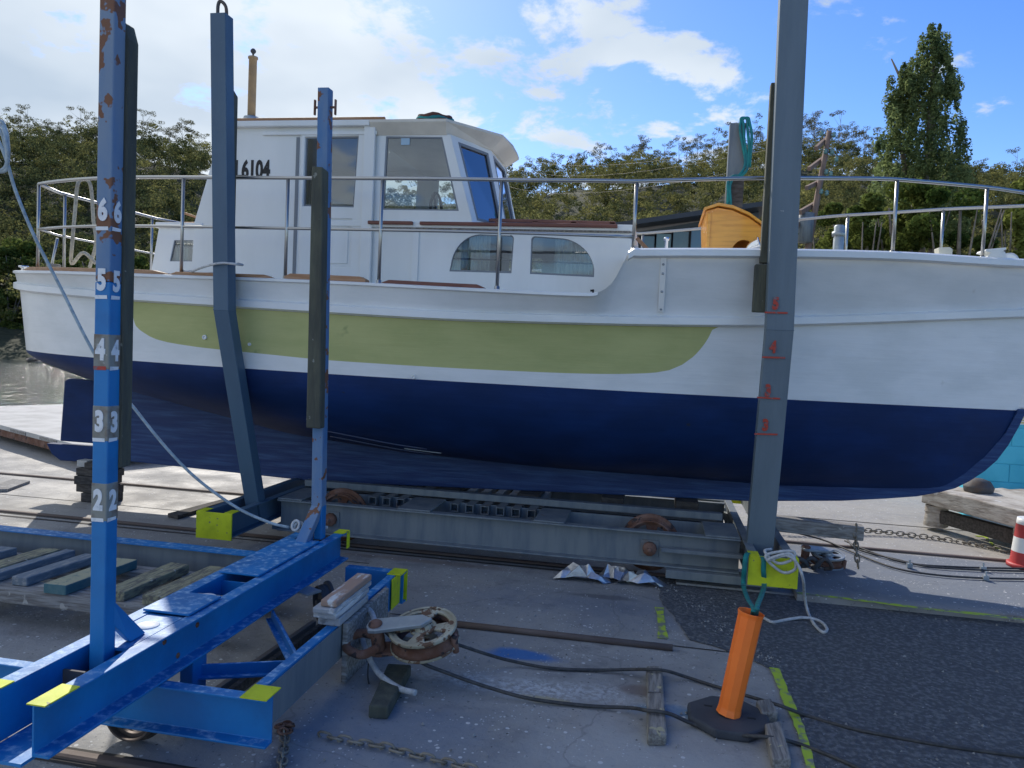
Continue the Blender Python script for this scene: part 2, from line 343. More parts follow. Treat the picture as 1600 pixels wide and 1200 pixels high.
def text(name, s, size, loc, rot, mt, parent, sx=1., bold=.0, align='CENTER', ext=.0012, **tags):
    cu = bpy.data.curves.new(name, 'FONT'); cu.body = s; cu.size = size; cu.extrude = ext; cu.offset = bold; cu.align_x = align; cu.align_y = 'CENTER'
    cu.resolution_u = 4
    o = bpy.data.objects.new('tmp', cu); col.objects.link(o); bpy.context.view_layer.update()
    me = bpy.data.meshes.new_from_object(o.evaluated_get(bpy.context.evaluated_depsgraph_get())); bpy.data.objects.remove(o)
    me.name = name; me.materials.clear(); me.materials.append(mt)
    M_ = Matrix.Translation(Vector(loc)) @ rot.to_matrix().to_4x4() @ Matrix.Diagonal((sx, 1, 1, 1))
    off = Vector((0, 0, 0)); q = parent
    while q is not None: off += q.location; q = q.parent
    me.transform(Matrix.Translation(-off) @ M_)
    ob = bpy.data.objects.new(name, me); col.objects.link(ob); ob.parent = parent
    for k, v in tags.items(): ob[k] = v
    return ob
from mathutils import Euler
ROT_FRONT = Euler((R(90), 0, 0)); ROT_RIGHT = Euler((R(90), 0, R(90)))

# ------------------------------------------------------------------ ground, water, hills
def ground_mat():
    mt = bpy.data.materials.new('old_concrete'); mt.use_nodes = True
    t = mt.node_tree; n = t.nodes; l = t.links; b = n['Principled BSDF']
    co = n.new('ShaderNodeTexCoord').outputs['Object']
    def noise(s, det=8, ro=.6, vec=None):
        q = n.new('ShaderNodeTexNoise'); q.inputs['Scale'].default_value = s; q.inputs['Detail'].default_value = det; q.inputs['Roughness'].default_value = ro
        l.new(vec or co, q.inputs['Vector']); return q.outputs['Fac']
    def mrg(v, a, bb, c=0., d=1.):
        q = n.new('ShaderNodeMapRange'); q.interpolation_type = 'SMOOTHSTEP'; l.new(v, q.inputs[0])
        for i, x in enumerate((a, bb, c, d)): q.inputs[i+1].default_value = x
        return q.outputs[0]
    def mix(f, a, bb):
        q = n.new('ShaderNodeMix'); q.data_type = 'RGBA'; l.new(f, q.inputs[0])
        for i, v in ((6, a), (7, bb)):
            if isinstance(v, tuple): q.inputs[i].default_value = (*v, 1)
            else: l.new(v, q.inputs[i])
        return q.outputs[2]
    def mth(op, a, bb):
        q = n.new('ShaderNodeMath'); q.operation = op
        for i, v in enumerate((a, bb)):
            if isinstance(v, (int, float)): q.inputs[i].default_value = v
            else: l.new(v, q.inputs[i])
        return q.outputs[0]
    c = mix(mrg(noise(1.1), .35, .68), (.27, .265, .255), (.36, .35, .33))
    c = mix(mrg(noise(3.2, 10, .7), .5, .72), c, (.19, .185, .18))
    c = mix(mrg(noise(.55), .52, .7), c, (.27, .22, .17))
    c = mix(mrg(noise(38, 4), .60, .7), c, (.15, .15, .15))
    sepx = n.new('ShaderNodeSeparateXYZ'); l.new(co, sepx.inputs[0])
    # paler slab colour behind the near rail, darker in front
    pale = mrg(sepx.outputs['Y'], 5.72, 5.80)
    c = mix(mth('MULTIPLY', pale, .45), c, (.42, .385, .33))
    dist = noise(2.6, 6)
    # darker blue-grey strip between the rails beyond the forward post
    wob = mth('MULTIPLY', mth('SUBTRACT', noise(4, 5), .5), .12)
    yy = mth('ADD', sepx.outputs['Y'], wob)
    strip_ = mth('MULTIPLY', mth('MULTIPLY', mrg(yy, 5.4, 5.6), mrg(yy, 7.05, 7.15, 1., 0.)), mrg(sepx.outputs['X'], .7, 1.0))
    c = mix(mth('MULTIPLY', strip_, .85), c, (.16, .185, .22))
    grit = mrg(noise(30, 5, .7), .42, .60)
    def stain(x, y, rx, ry, colr, s=1., soft=.5, gr=False):
        nonlocal c
        mp = n.new('ShaderNodeMapping'); l.new(co, mp.inputs[0]); mp.inputs['Location'].default_value = (-x/rx, -y/ry, 0); mp.inputs['Scale'].default_value = (1/rx, 1/ry, 0)
        ln = n.new('ShaderNodeVectorMath'); ln.operation = 'LENGTH'; l.new(mp.outputs[0], ln.inputs[0])
        d = mth('ADD', ln.outputs['Value'], mth('MULTIPLY', mth('SUBTRACT', dist, .5), 1.6))
        f = mth('MULTIPLY', mrg(d, soft, 1., 1., 0.), s)
        if gr: f = mth('MULTIPLY', f, grit)
        c = mix(f, c, colr)
    stain(-.62, 3.98, .24, .10, (.03, .15, .40), .9)            # blue overspray
    stain(-.95, 3.05, .75, .42, (.10, .15, .23), .5, .1)
    stain(-1.15, 2.75, .45, .3, (.09, .14, .23), .4, .1)
    stain(.1, 3.05, .95, .42, (.42, .42, .41), .6, .1)
    stain(-.3, 4.9, 1.1, .5, (.16, .19, .25), .5, .1)
    stain(.12, 3.55, .22, .10, (.10, .22, .36), .7)
    stain(-.45, 3.62, .85, .16, (.56, .57, .57), .95, .1, True)         # scoured white patch below the cable
    stain(-.42, 3.5, .16, .05, (.42, .34, .16), .6)
    stain(.02, 3.72, .14, .09, (.14, .09, .07), .6)
    stain(-.3, 5.1, .3, .07, (.08, .08, .09), .6)
    stain(-2.6, 4.6, .8, .12, (.42, .42, .38), .35, .1)
    stain(-1.7, 5.5, 1.2, .08, (.16, .10, .07), .5, .1)
    stain(-1.1, 2.35, .6, .22, (.22, .14, .10), .5, .1)
    wv_ = n.new('ShaderNodeVectorMath'); wv_.operation = 'ADD'; l.new(co, wv_.inputs[0])
    nn = n.new('ShaderNodeTexNoise'); nn.inputs['Scale'].default_value = 2.2; nn.inputs['Detail'].default_value = 6; l.new(co, nn.inputs['Vector'])
    sc_ = n.new('ShaderNodeVectorMath'); sc_.operation = 'SCALE'; sc_.inputs['Scale'].default_value = .5; l.new(nn.outputs['Color'], sc_.inputs[0]); l.new(sc_.outputs[0], wv_.inputs[1])
    ve = n.new('ShaderNodeTexVoronoi'); ve.feature = 'DISTANCE_TO_EDGE'; ve.inputs['Scale'].default_value = .55; l.new(wv_.outputs[0], ve.inputs['Vector'])
    c = mix(mth('MULTIPLY', mrg(ve.outputs['Distance'], .0, .006, 1., 0.), .3), c, (.09, .09, .09))
    c = mix(mth('MULTIPLY', mrg(noise(1.7, 7, .65), .60, .72), .6), c, (.10, .10, .105))
    # droppings, paint flecks
    v2 = n.new('ShaderNodeTexVoronoi'); v2.inputs['Scale'].default_value = 62; l.new(co, v2.inputs['Vector'])
    v2c = n.new('ShaderNodeSeparateXYZ'); l.new(v2.outputs['Color'], v2c.inputs[0])
    f = mth('MULTIPLY', mth('LESS_THAN', v2.outputs['Distance'], mrg(noise(3, 3), .42, .62, .0, .30)), mth('GREATER_THAN', v2c.outputs['X'], .72)); c = mix(f, c, (.52, .53, .53))
    vo = n.new('ShaderNodeTexVoronoi'); vo.inputs['Scale'].default_value = 24; l.new(co, vo.inputs['Vector']); vo.inputs['Randomness'].default_value = 1
    sz = mrg(noise(9, 2), .40, .70, .06, .26)
    f = mth('LESS_THAN', vo.outputs['Distance'], sz); vc = n.new('ShaderNodeSeparateXYZ'); l.new(vo.outputs['Color'], vc.inputs[0])
    f = mth('MULTIPLY', f, mth('GREATER_THAN', vc.outputs['X'], .52)); c = mix(f, c, (.58, .58, .57))
    f = mth('MULTIPLY', mth('LESS_THAN', vo.outputs['Distance'], .12), mth('LESS_THAN', vc.outputs['X'], .05)); c = mix(f, c, (.05, .05, .05))
    mp = n.new('ShaderNodeMapping'); l.new(co, mp.inputs[0]); mp.inputs['Scale'].default_value = (2, 9, 1); mp.inputs['Rotation'].default_value = (0, 0, .12)
    c = mix(mth('MULTIPLY', mrg(noise(2.2, 9, .75, mp.outputs[0]), .64, .74), .55), c, (.46, .46, .46))
    l.new(c, b.inputs['Base Color']); b.inputs['Roughness'].default_value = .82
    l.new(mrg(noise(2), .3, .7, .55, .92), b.inputs['Roughness'])
    bp = n.new('ShaderNodeBump'); bp.inputs['Distance'].default_value = .012; l.new(noise(9, 10, .7), bp.inputs['Height']); l.new(bp.outputs[0], b.inputs['Normal'])
    return mt
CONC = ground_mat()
ASPH = mat('asphalt', (.085, .092, .105), .85, c2=(.21, .22, .23), scale=38, amt=(.42, .72), spot=(.36, .36, .36), spot_scale=34, spot_th=.68, bump=.03, bscale=48)
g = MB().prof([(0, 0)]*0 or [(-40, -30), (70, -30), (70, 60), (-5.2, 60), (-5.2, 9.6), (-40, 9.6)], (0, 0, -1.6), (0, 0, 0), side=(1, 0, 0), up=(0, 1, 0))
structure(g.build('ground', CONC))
a = [atZ(x, y) for x, y in [(1022, 902), (1036, 912), (1028, 935), (1052, 962), (1068, 985), (1075, 1000), (1120, 1012), (1165, 1030), (1208, 1046), (1226, 1095), (1248, 1145), (1275, 1203)]]
rg = []
for p0_, p1_ in zip(a, a[1:]):
    for k in range(5): q_ = p0_+(p1_-p0_)*(k/5); rg.append(Vector((q_.x+random.uniform(-.012, .012), q_.y+random.uniform(-.012, .012), 0)))
a = rg+[a[-1]]
poly = [(p.x, p.y) for p in a]+[(.9, 2.2), (1.2, -6), (12, -6), (12, 5.52), (1.5, 5.52)]
structure(MB().plate([poly], lambda u, v, d: (u, v, .004+d), .002).build('asphalt_patch', ASPH))
# concrete kerb strip between the asphalt and the near rail
structure(MB().box(1.02, 14, 5.43, 5.64, 0, .05).box(.22, 1.02, 5.53, 5.64, 0, .02).build('kerb_strip', CONC))
def stripe(pts, wd, z=.010):
    P = [Vector(p) for p in pts]; mb = MB(); vs = []
    for i, p in enumerate(P):
        t = (P[min(i+1, len(P)-1)]-P[max(i-1, 0)]).normalized(); s_ = Vector((t.y, -t.x, 0))*wd*(1+.25*random.uniform(-1, 1))/2
        vs += [(p.x+s_.x, p.y+s_.y, z), (p.x-s_.x, p.y-s_.y, z)]
    return mb.add(vs, [(2*i, 2*i+1, 2*i+3, 2*i+2) for i in range(len(P)-1)])
LIMEG = mat('worn_lime_line_paint', (.42, .55, .04), .7, c2=(.20, .21, .17), scale=14, amt=(.48, .62))
for pts, wd, z in [([(1210, 1046), (1222, 1075), (1232, 1100), (1246, 1130), (1256, 1160), (1266, 1200), (1272, 1230)], .045, .009),
                   ([(1030, 950), (1033, 970), (1036, 999)], .05, .005),
                   ([(1245, 927), (1300, 933), (1380, 943), (1460, 953), (1540, 961), (1620, 972)], .045, .0525),
                   ([(1040, 906), (1075, 910), (1110, 915)], .03, .026),
                   ([(1524, 838), (1540, 840), (1552, 852), (1565, 860), (1580, 864)], .035, .005)]:
    q = smooth_path([atZ(x, y, .05 if z > .05 else 0.) for x, y in pts], 4)
    structure(stripe(q, wd, z).build('painted_line', LIMEG))
# rails let into the slab: two tracks of two rails
for nm, Y, x0, x1, wd in [('a', 5.72, -14, 14, .045), ('b', 7.16, -14, 14, .045), ('c', 4.27, -1.38, .17, .04), ('d', 2.52, -9, -1.2, .05)]:
    mb = MB()
    if nm == 'c': mb.tube([(x0, Y, .016), (x1, Y+.02, .016)], .019, 10)
    else: mb.prof([(-wd/2, 0), (wd/2, 0), (wd/2, .012), (wd*.3, .018), (-wd*.3, .018), (-wd/2, .012)], (x0, Y, 0), (x1, Y, 0))
    o = mb.build('slip_rail' if nm != 'c' else 'steel_pipe', RAIL)
    lab = {'a': 'rusty rail running under the near side of the grey cradle', 'b': 'rail on the pale slab running under the far side of the boat',
           'c': 'long rusty pipe lying on the concrete right of the pulley block', 'd': 'rusty rail under the near wheel of the blue cradle'}[nm]
    tag(o, lab, 'pipe' if nm == 'c' else 'rail')
DARKSLOT = mat('grimy_joint', (.05, .045, .04), .9)
for Y, x0, x1, wd, z in [(5.60, -14, .2, .03, .003), (5.72, -14, 14, .10, .003), (7.16, -14, 14, .09, .003), (6.3, -14, -3.3, .012, .003), (5.3, -14, -2.0, .012, .003), (4.36, -1.5, 1., .012, .003), (2.52, -9, -.6, .10, .003), (8.35, 1.0, 14, .02, .003)]:
    structure(stripe([(x0+(x1-x0)*i/12, Y, 0) for i in range(13)], wd, z).build('slab_joint', DARKSLOT))

WAT = mat('sea_water', (.03, .045, .042), .06, bump=.16, bscale=1.6, spec=.6)
wb = WAT.node_tree.nodes['Principled BSDF']; wb.inputs['Roughness'].default_value = .08
structure(MB().add([(-400, -100, -.8), (400, -100, -.8), (400, 500, -.8), (-400, 500, -.8)], [(0, 1, 2, 3)]).build('water', WAT))

SKY = [(-900, 150), (-300, 150), (0, 172), (100, 178), (200, 182), (320, 208), (500, 240), (650, 262), (810, 258), (900, 238), (1000, 228), (1100, 226), (1200, 205), (1300, 205), (1380, 232), (1550, 244), (1700, 255), (2600, 300)]
def azdir(x):
    d = ray(x, interp(SKY, x)); h = math.hypot(d.x, d.y); return d.x/h, d.y/h, d.z/h
RR = 170.
def shore(x): return interp([(-900, 62), (100, 60), (500, 56), (900, 48), (2600, 40)], x)
def terr(x, r):
    dx, dy, tz = azdir(x); r0 = shore(x); top = 1.65+RR*tz-10.0
    zb = -1.1 if x < 500 else -.4
    t = (r-r0)/(RR-r0)
    if t <= 0: z = zb
    elif t <= 1: z = zb+.9*min(t*30, 1)+(top-zb)*(.25*t+.75*(t*t*(3-2*t)))
    else: z = top-(r-RR)*.12
    z += .9*math.sin(x*.013+r*.11)*min(max(t, 0)*4, 1)*min(1, abs(1-t)*3+.3)
    return Vector((dx*r, dy*r, z))
xs_ = list(range(-900, 2601, 25)); rs_ = [0, .4, 1, 2, 4, 8, 14, 22, 32, 44, 58, 72, 86, 100, 112, 135, 170]
mb = MB(); vs = [terr(x, shore(x)+k-2) for x in xs_ for k in rs_]; K = len(rs_)
mb.add(vs, [(i*K+j, (i+1)*K+j, (i+1)*K+j+1, i*K+j+1) for i in range(len(xs_)-1) for j in range(K-1)], 0, True)
HILL = mat('forest_floor', (.028, .036, .014), .95, c2=(.05, .055, .022), scale=.6, bump=.3, bscale=1)
structure(mb.build('hill', HILL))

# ------------------------------------------------------------------ foliage
def leaf_mesh(name, clumps, mt, per, size, flat=.0, tints=None):
    """clumps: list of (x,y,z, rx,ry,rz, tint); many small leaf faces through each clump's volume"""
    C_ = np.array(clumps, dtype=float); n = len(C_)
    cnt = per if isinstance(per, np.ndarray) else np.full(n, per)
    idx = np.repeat(np.arange(n), cnt); M_ = len(idx)
    d = rng.normal(size=(M_, 3)); d /= np.linalg.norm(d, axis=1)[:, None]
    rad = rng.uniform(.35, 1, M_)**.5; p = C_[idx, :3]+d*rad[:, None]*C_[idx, 3:6]
    nrm = d+rng.normal(size=(M_, 3))*.6+np.array([0, 0, flat]); nrm /= np.linalg.norm(nrm, axis=1)[:, None]
    a = np.cross(nrm, rng.normal(size=(M_, 3))); a /= np.linalg.norm(a, axis=1)[:, None]; b = np.cross(nrm, a)
    s = (size if np.isscalar(size) else size[idx])*rng.uniform(.55, 1.3, M_)
    a *= s[:, None]*.5; b *= (s*rng.uniform(.35, .7, M_))[:, None]*.5
    bend = nrm*(s*.12)[:, None]
    V = np.stack([p-a, p-b+bend, p+a, p+b+bend], 1).reshape(-1, 3)
    me = bpy.data.meshes.new(name); me.vertices.add(M_*4); me.vertices.foreach_set('co', V.ravel().astype(np.float32))
    me.loops.add(M_*4); me.loops.foreach_set('vertex_index', np.arange(M_*4, dtype=np.int32))
    me.polygons.add(M_); me.polygons.foreach_set('loop_start', np.arange(0, M_*4, 4, dtype=np.int32)); me.polygons.foreach_set('loop_total', np.full(M_, 4, dtype=np.int32))
    me.update(calc_edges=True); me.materials.append(mt)
    at = me.attributes.new('tint', 'FLOAT', 'FACE'); at.data.foreach_set('value', np.clip(C_[idx, 6]+rng.normal(0, .08, M_), 0, 1).astype(np.float32))
    return me
def crown_clumps(x, y, z, r, h, n, tint):
    o = []
    for k in range(n):
        a = random.uniform(0, 6.28); q = r*math.sqrt(random.uniform(0, 1))*.75; s = r*random.uniform(.3, .5)
        o.append((x+q*math.cos(a), y+q*math.sin(a), z+h*random.uniform(.35, .95)*(1-.35*(q/r)**2), s, s, s*.62, min(max(tint+random.gauss(0, .15), 0), 1)))
    return o
cl = []
for _ in range(4200):
    x = random.uniform(-420, 2150); t = random.random()**.75; r = shore(x)+2+(RR+4-shore(x))*t
    if 330 < x < 780 and random.random() < .7: continue
    if 450 < x < 1650 and t < .22 and random.random() < .8: continue
    p = terr(x, r); ht = random.uniform(3.8, 8.2); rr = random.uniform(1.3, 2.7)
    side = .25 if x < 500 else .55  # shade on the left hill and sun on the right, put into the leaf tint
    cl += crown_clumps(p.x, p.y, p.z, rr, ht, random.randint(4, 6), random.gauss(side, .28))
cl = [c for c in cl]
me = leaf_mesh('forest', cl, LEAF, 60, .31, .6)
o = bpy.data.objects.new('forest', me); col.objects.link(o); o['kind'] = 'stuff'; o['label'] = 'dense olive green forest covering the hillside beyond the boat'; o['category'] = 'forest'

def limb_tree(name, trunk_pts, r0, limbs, clumps, per, size, leaf, bark, label, cat, group=None, flat=.3, loc=(0, 0, 0), tname='trunk'):
    t = thing(name, label, cat, loc, group)
    mb = MB(); P = smooth_path(trunk_pts, 4); k = len(P)
    mb.tube([Vector(loc)+p for p in P], r0, 8, rs=[r0*(1-.8*i/(k-1)) for i in range(k)])
    for q in limbs:
        Q = smooth_path(q, 3); kk = len(Q); rb = r0*.45
        mb.tube([Vector(loc)+p for p in Q], rb, 6, rs=[rb*(1-.8*i/(kk-1)) for i in range(kk)])
    mb.build(tname, bark, t)
    me = leaf_mesh('crown', clumps, leaf, per, size, flat); c = bpy.data.objects.new('crown', me); col.objects.link(c); c.parent = t
    return t
# thin gums whose crowns stand against the sky along the ridge
protos = []
for v in range(6):
    h = random.uniform(10, 13.5); lean = random.uniform(-.8, .8); lim = []; cl = []
    for k in range(random.randint(6, 9)):
        z0 = h*random.uniform(.45, .85); a = random.uniform(0, 6.28); q = random.uniform(.8, 2.4); z1 = min(z0+random.uniform(1.2, 3.), h+.6)
        lim.append([(lean*z0/h, 0, z0), (lean+q*.5*math.cos(a), q*.5*math.sin(a), z0+.4*(z1-z0)), (lean+q*math.cos(a), q*math.sin(a), z1)])
        for e in range(2):
            cl.append((lean+q*math.cos(a)+random.gauss(0, .4), q*math.sin(a)+random.gauss(0, .4), z1+random.uniform(0, .5), random.uniform(.5, 1.), random.uniform(.5, 1.), random.uniform(.28, .6), random.random()))
    cl.append((lean, 0, h, .8, .8, .5, .4))
    protos.append(limb_tree('gum_tree', [(0, 0, -1), (lean*.3, 0, h*.5), (lean, 0, h)], .10, lim, cl, 60, .27, LEAFG, BARKW, 'x', 'tree', 'gum trees along the ridge skyline'))
spots = []
for x in range(-260, 330, 17): spots.append((x+random.uniform(-6, 6), 'left'))
for x in range(815, 1205, 13): spots.append((x+random.uniform(-5, 5), 'mid'))
for x in range(1245, 1375, 9): spots.append((x+random.uniform(-4, 4), 'high'))
for x in range(1385, 1800, 21): spots.append((x+random.uniform(-6, 6), 'right'))
labs = {'left': 'thin dark gum tree on the hill crest left of the boat wheelhouse', 'mid': 'thin pale-trunked gum tree on the skyline above the boat\'s foredeck rail',
        'high': 'sparse gum tree on the high crest behind the leaning power pole', 'right': 'small gum tree on the crest at the far right beside the tall poplar'}
for i, (x, k) in enumerate(spots):
    o = protos[i] if i < 6 else copy_tree(protos[i % 6])
    p = terr(x, RR-random.uniform(0, 16)); s = {'left': random.uniform(.45, .78), 'mid': random.uniform(.5, .85), 'high': random.uniform(.65, .95), 'right': random.uniform(.45, .7)}[k]
    o.location = p; o.scale = (s*random.uniform(.9, 1.2), s, s); o.rotation_euler.z = random.uniform(0, 6.28); o['label'] = labs[k]
    o['group'] = 'gum trees along the ridge, '+{'left': 'left crest', 'mid': 'middle crest', 'high': 'high crest', 'right': 'right crest'}[k]
# tall poplar-like tree at the right
B = atY(1440, 385, 36.); s_ = 36/1200.
cl = []; lim = []; D = B.length
def pp(x, y, off=0): q = atY(x, y, 36.+off); return q
prof = [(66, 1462, 16), (88, 1460, 27), (118, 1458, 40), (155, 1454, 54), (200, 1448, 68), (245, 1442, 84), (290, 1438, 98), (340, 1436, 108)]
for (y, cx, hw) in prof:
    n = max(8, int(hw/.95))
    for k in range(n):
        q = pp(cx+random.uniform(-1, 1)*hw*.85, y+random.uniform(-26, 26), random.uniform(-1, 1)*hw*s_*.8)
        w_ = random.uniform(.09, .28)*min(1, hw/40+.35)
        cl.append((q.x, q.y, q.z, w_, w_, w_*random.uniform(1.8, 3.2), random.random()))
for k in range(60):     # narrow secondary leader to the left
    y = random.uniform(95, 230); q = pp(1413+random.gauss(0, 9)-(y-95)*.08, y, random.uniform(-.4, .4)); w_ = .12+.16*(y-95)/135; cl.append((q.x, q.y, q.z, w_, w_, w_*2.2, random.random()))
base = Vector((B.x, B.y, 0)); clr = [(a-base.x, b-base.y, c, d, e, f, t) for a, b, c, d, e, f, t in cl]
tip = pp(1462, 50)-base
for k in range(9):
    z0 = 2.5+k*1.2; q = pp(1440+random.choice((-1, 1))*random.uniform(18, 50), 300-k*26)-base; lim.append([(0, 0, z0), (q.x*.6, q.y*.6, (z0+q.z)*.5), (q.x, q.y, max(q.z, z0+1.5))])
limb_tree('poplar_tree', [(0, 0, -.3), (tip.x*.2, 0, 6), tuple(tip)], .3, lim, clr, 75, .15, LEAFP, BARK, 'tall narrow poplar with upright branches rising above the boat\'s bow rail', 'tree', loc=base)
# bushy trees between the poplar and the boat, and on the shore at the left
bushes = [(1300, 300, 400, 62, 33, .75, 'yellow-green bushy tree behind the foot of the power pole'), (1352, 290, 400, 60, 30, .35, 'bare-limbed bushy tree just left of the tall poplar'),
          (1420, 262, 400, 70, 31, .55, 'broad green tree growing in front of the tall poplar'), (1495, 262, 400, 75, 29, .2, 'dark green bushy tree just right of the tall poplar'),
          (1585, 268, 400, 60, 30, .8, 'yellowish bushy tree at the far right edge'), (1662, 275, 400, 60, 33, .6, 'green bushy tree just beyond the right edge'),
          (1225, 330, 400, 34, 27, .4, 'low green bush behind the foremost grey post'),
          (25, 372, 545, 62, 54, .25, 'dark shoreline tree behind the boat stern at the far left'), (-70, 365, 545, 70, 54, .3, 'round shoreline tree beyond the left edge'),
          (10, 430, 548, 42, 51, .8, 'bright green bush on the rocky shore at the far left'), (105, 400, 540, 50, 56, .7, 'yellow-green bush seen through the stern rail'),
          (228, 395, 500, 40, 52, .75, 'bright green bush seen between the blue post and the cabin'), (160, 380, 520, 48, 55, .3, 'dark bush behind the numbered blue post')]
for (cx, y0, y1, hw, Y, tint, lab) in bushes:
    t_ = atY(cx, y0, Y); b_ = atY(cx, y1, Y); base = Vector((b_.x, Y, -.2 if Y < 45 else -.5)); h = t_.z-base.z; r_ = hw/1200*Y*1.03; cl = []; lim = []
    for k in range(int(16+h*3)):
        a = random.uniform(0, 6.28); zz = random.uniform(.12, 1); q = r_*math.sqrt(random.random())*math.sqrt(max(1-(max(zz-.45, 0)/.58)**2, .05))*.9; s = random.uniform(.22, .4)*r_*.8
        cl.append((q*math.cos(a), q*math.sin(a), h*zz*.94, s, s, s*.7, min(max(tint+random.gauss(0, .2), 0), 1)))
    for k in range(6):
        a = random.uniform(0, 6.28); lim.append([(0, 0, h*.2), (r_*.35*math.cos(a), r_*.35*math.sin(a), h*.5), (r_*.7*math.cos(a), r_*.7*math.sin(a), h*.82)])
    limb_tree('bushy_tree', [(0, 0, -.3), (.1, 0, h*.4), (0, 0, h*.85)], .02*h+.03, lim, cl, 300 if Y < 45 else 170, .2 if Y < 45 else .34, LEAFS, BARK, lab, 'tree', loc=base)

# rocks along the shore at the left
k = 0
for (x, y, Y, rx, rz, lab) in [(20, 553, 53, 2.6, .5, 'flat brown rock slab at the far left waterline'), (66, 560, 52.5, 1.9, .45, 'brown shore rock just left of the boat stern'), (98, 566, 52, 2.2, .6, 'low shore rock under the curve of the stern'),
                          (70, 582, 44, 1.2, .22, 'small dark rock in the water below the stern'), (112, 590, 40, 1.2, .3, 'wet rock in the water beside the rudder'), (-30, 560, 53, 2.6, .6, 'wide shore rock beyond the left edge'), (40, 573, 49, 2., .25, 'thin pale rock ledge just above the water')]:
    p = atY(x, y, Y); c = Vector((p.x, Y, -.8+rz*.3)); mb = MB(); vs = []; n = 14; m_ = 8
    ph = [random.uniform(0, 6.28) for _ in range(6)]
    for i in range(m_+1):
        for j in range(n):
            th = math.pi*i/m_; a = 2*math.pi*j/n; q = 1+.22*math.sin(3*a+ph[0]+2*th)+.15*math.sin(5*a+ph[1]+3*th)+random.uniform(-.07, .07)
            vs.append(c+Vector((rx*q*math.sin(th)*math.cos(a), rx*.7*q*math.sin(th)*math.sin(a), rz*q*math.cos(th))))
    mb.add(vs, [(i*n+j, i*n+(j+1) % n, (i+1)*n+(j+1) % n, (i+1)*n+j) for i in range(m_) for j in range(n)])
    tag(mb.build('shore_rock', ROCK), lab, 'rock')

# ------------------------------------------------------------------ buildings, pole, jetties behind
# low building with a dark skillion roof behind the foredeck
Yb = 24.
def bp_(x, y, Y=Yb): return atY(x, y, Y)
t = thing('boathouse', 'low glass-fronted building with dark sloping roof behind the foredeck', 'building', (bp_(1060, 360).x, Yb, 0))
rl, rr_ = bp_(962, 354), bp_(1200, 320)
MB().prof([(0, 0), (7, 0), (7, .14), (0, .14)], (rl.x, Yb-.5, rl.z-.1), (rr_.x, Yb-.5, rr_.z-.1), side=(0, 1, 0), up=(0, 0, 1)).build('roof', ROOFM, t)
MB().plate([[(rl.x+.5, 0), (rr_.x-.2, 0), (rr_.x-.2, rr_.z-.14), (rl.x+.5, rl.z-.12)]], lambda a, b, d: (a, Yb+.4+d, b), .2).build('wall', SLATEB, t)
ZB = bp_(1000, 384).z
for x0, x1, cm in [(1003, 1024, 0), (1027, 1050, 1), (1053, 1077, 0), (1081, 1104, 2), (1110, 1135, 1), (1142, 1165, 0)]:
    a_, b_ = bp_(x0, 350, Yb+.4), bp_(x1, 350, Yb+.4); f = .18
    zt = rl.z+(rr_.z-rl.z)*((a_.x+b_.x)/2-rl.x)/(rr_.x-rl.x)-.38
    wf = MB().plate([[(a_.x-.05, ZB-1), (b_.x+.05, ZB-1), (b_.x+.05, zt+.05), (a_.x-.05, zt+.05)], [(a_.x, ZB-.95), (a_.x, zt), (b_.x, zt), (b_.x, ZB-.95)]], lambda a, b, d: (a, Yb+.33+d, b), .06).build('window', BLACK, t)
    MB().box(a_.x, b_.x, Yb+.36, Yb+.38, ZB-.95, zt).build('pane', mat('reflecting_pane', [(.06, .11, .12), (.10, .17, .16), (.05, .13, .2)][cm], .08, spec=.8, c2=(.10, .14, .13), scale=.8), wf)
# parked small truck roof glimpsed is left out; leaning power pole with crossarms
Yp = 30.
top, bot = atY(1296, 205, Yp), atY(1262, 392, Yp)
dirp = (top-bot).normalized(); foot = bot-dirp*(bot.z/dirp.z)
t = thing('power_pole', 'leaning timber power pole with four crossarms and glass insulators', 'power pole', foot)
MB().tube([foot, bot, top], .12, 10, rs=[.15, .125, .09]).build('pole', POLEW, t)
for (xa, ya, xb, yb, w_) in [(1275, 232, 1297, 212, .12), (1264, 264, 1291, 244, .12), (1260, 294, 1284, 282, .12), (1250, 332, 1278, 316, .14), (1241, 352, 1262, 347, .14)]:
    p0, p1 = atY(xa, ya, Yp-.6), atY(xb, yb, Yp+.7); ca = MB().bar(p0, p1, w_, w_*1.2).build('crossarm', POLEW, t)
for (x, y) in [(1284, 207), (1303, 209), (1290, 235), (1300, 236), (1307, 247), (1291, 267), (1298, 270), (1283, 298), (1292, 300)]:
    c = atY(x, y, Yp-.1); MB().lathe([(.02, -.14), (.05, -.12), (.085, -.07), (.05, -.03), (.085, 0), (.04, .05), (.015, .07)], c, n=12).build('insulator', mat('glass_insulator', (.10, .22, .22), .2, spec=.8), t)
MB().lathe([(.02, -.6), (.28, -.55), (.3, .5), (.02, .58)], atY(1258, 355, Yp-.1), n=16).build('transformer', STEEL, t)
for i, (a_, b_) in enumerate([((800, 243), (1284, 207)), ((800, 262), (1303, 212)), ((790, 290), (1290, 238))]):
    p0 = atY(a_[0], a_[1], 90); p1 = atY(b_[0], b_[1], Yp)
    P = [p0+(p1-p0)*(j/14)-Vector((0, 0, 1.2*4*(j/14)*(1-j/14))) for j in range(15)]
    tag(MB().tube(P, .008, 5).build('overhead_wire', BLACK), ['highest overhead wire running left from the pole', 'second overhead wire from the pole, just under the highest', 'lowest overhead wire from the pole crossing the forest'][i], 'wire')
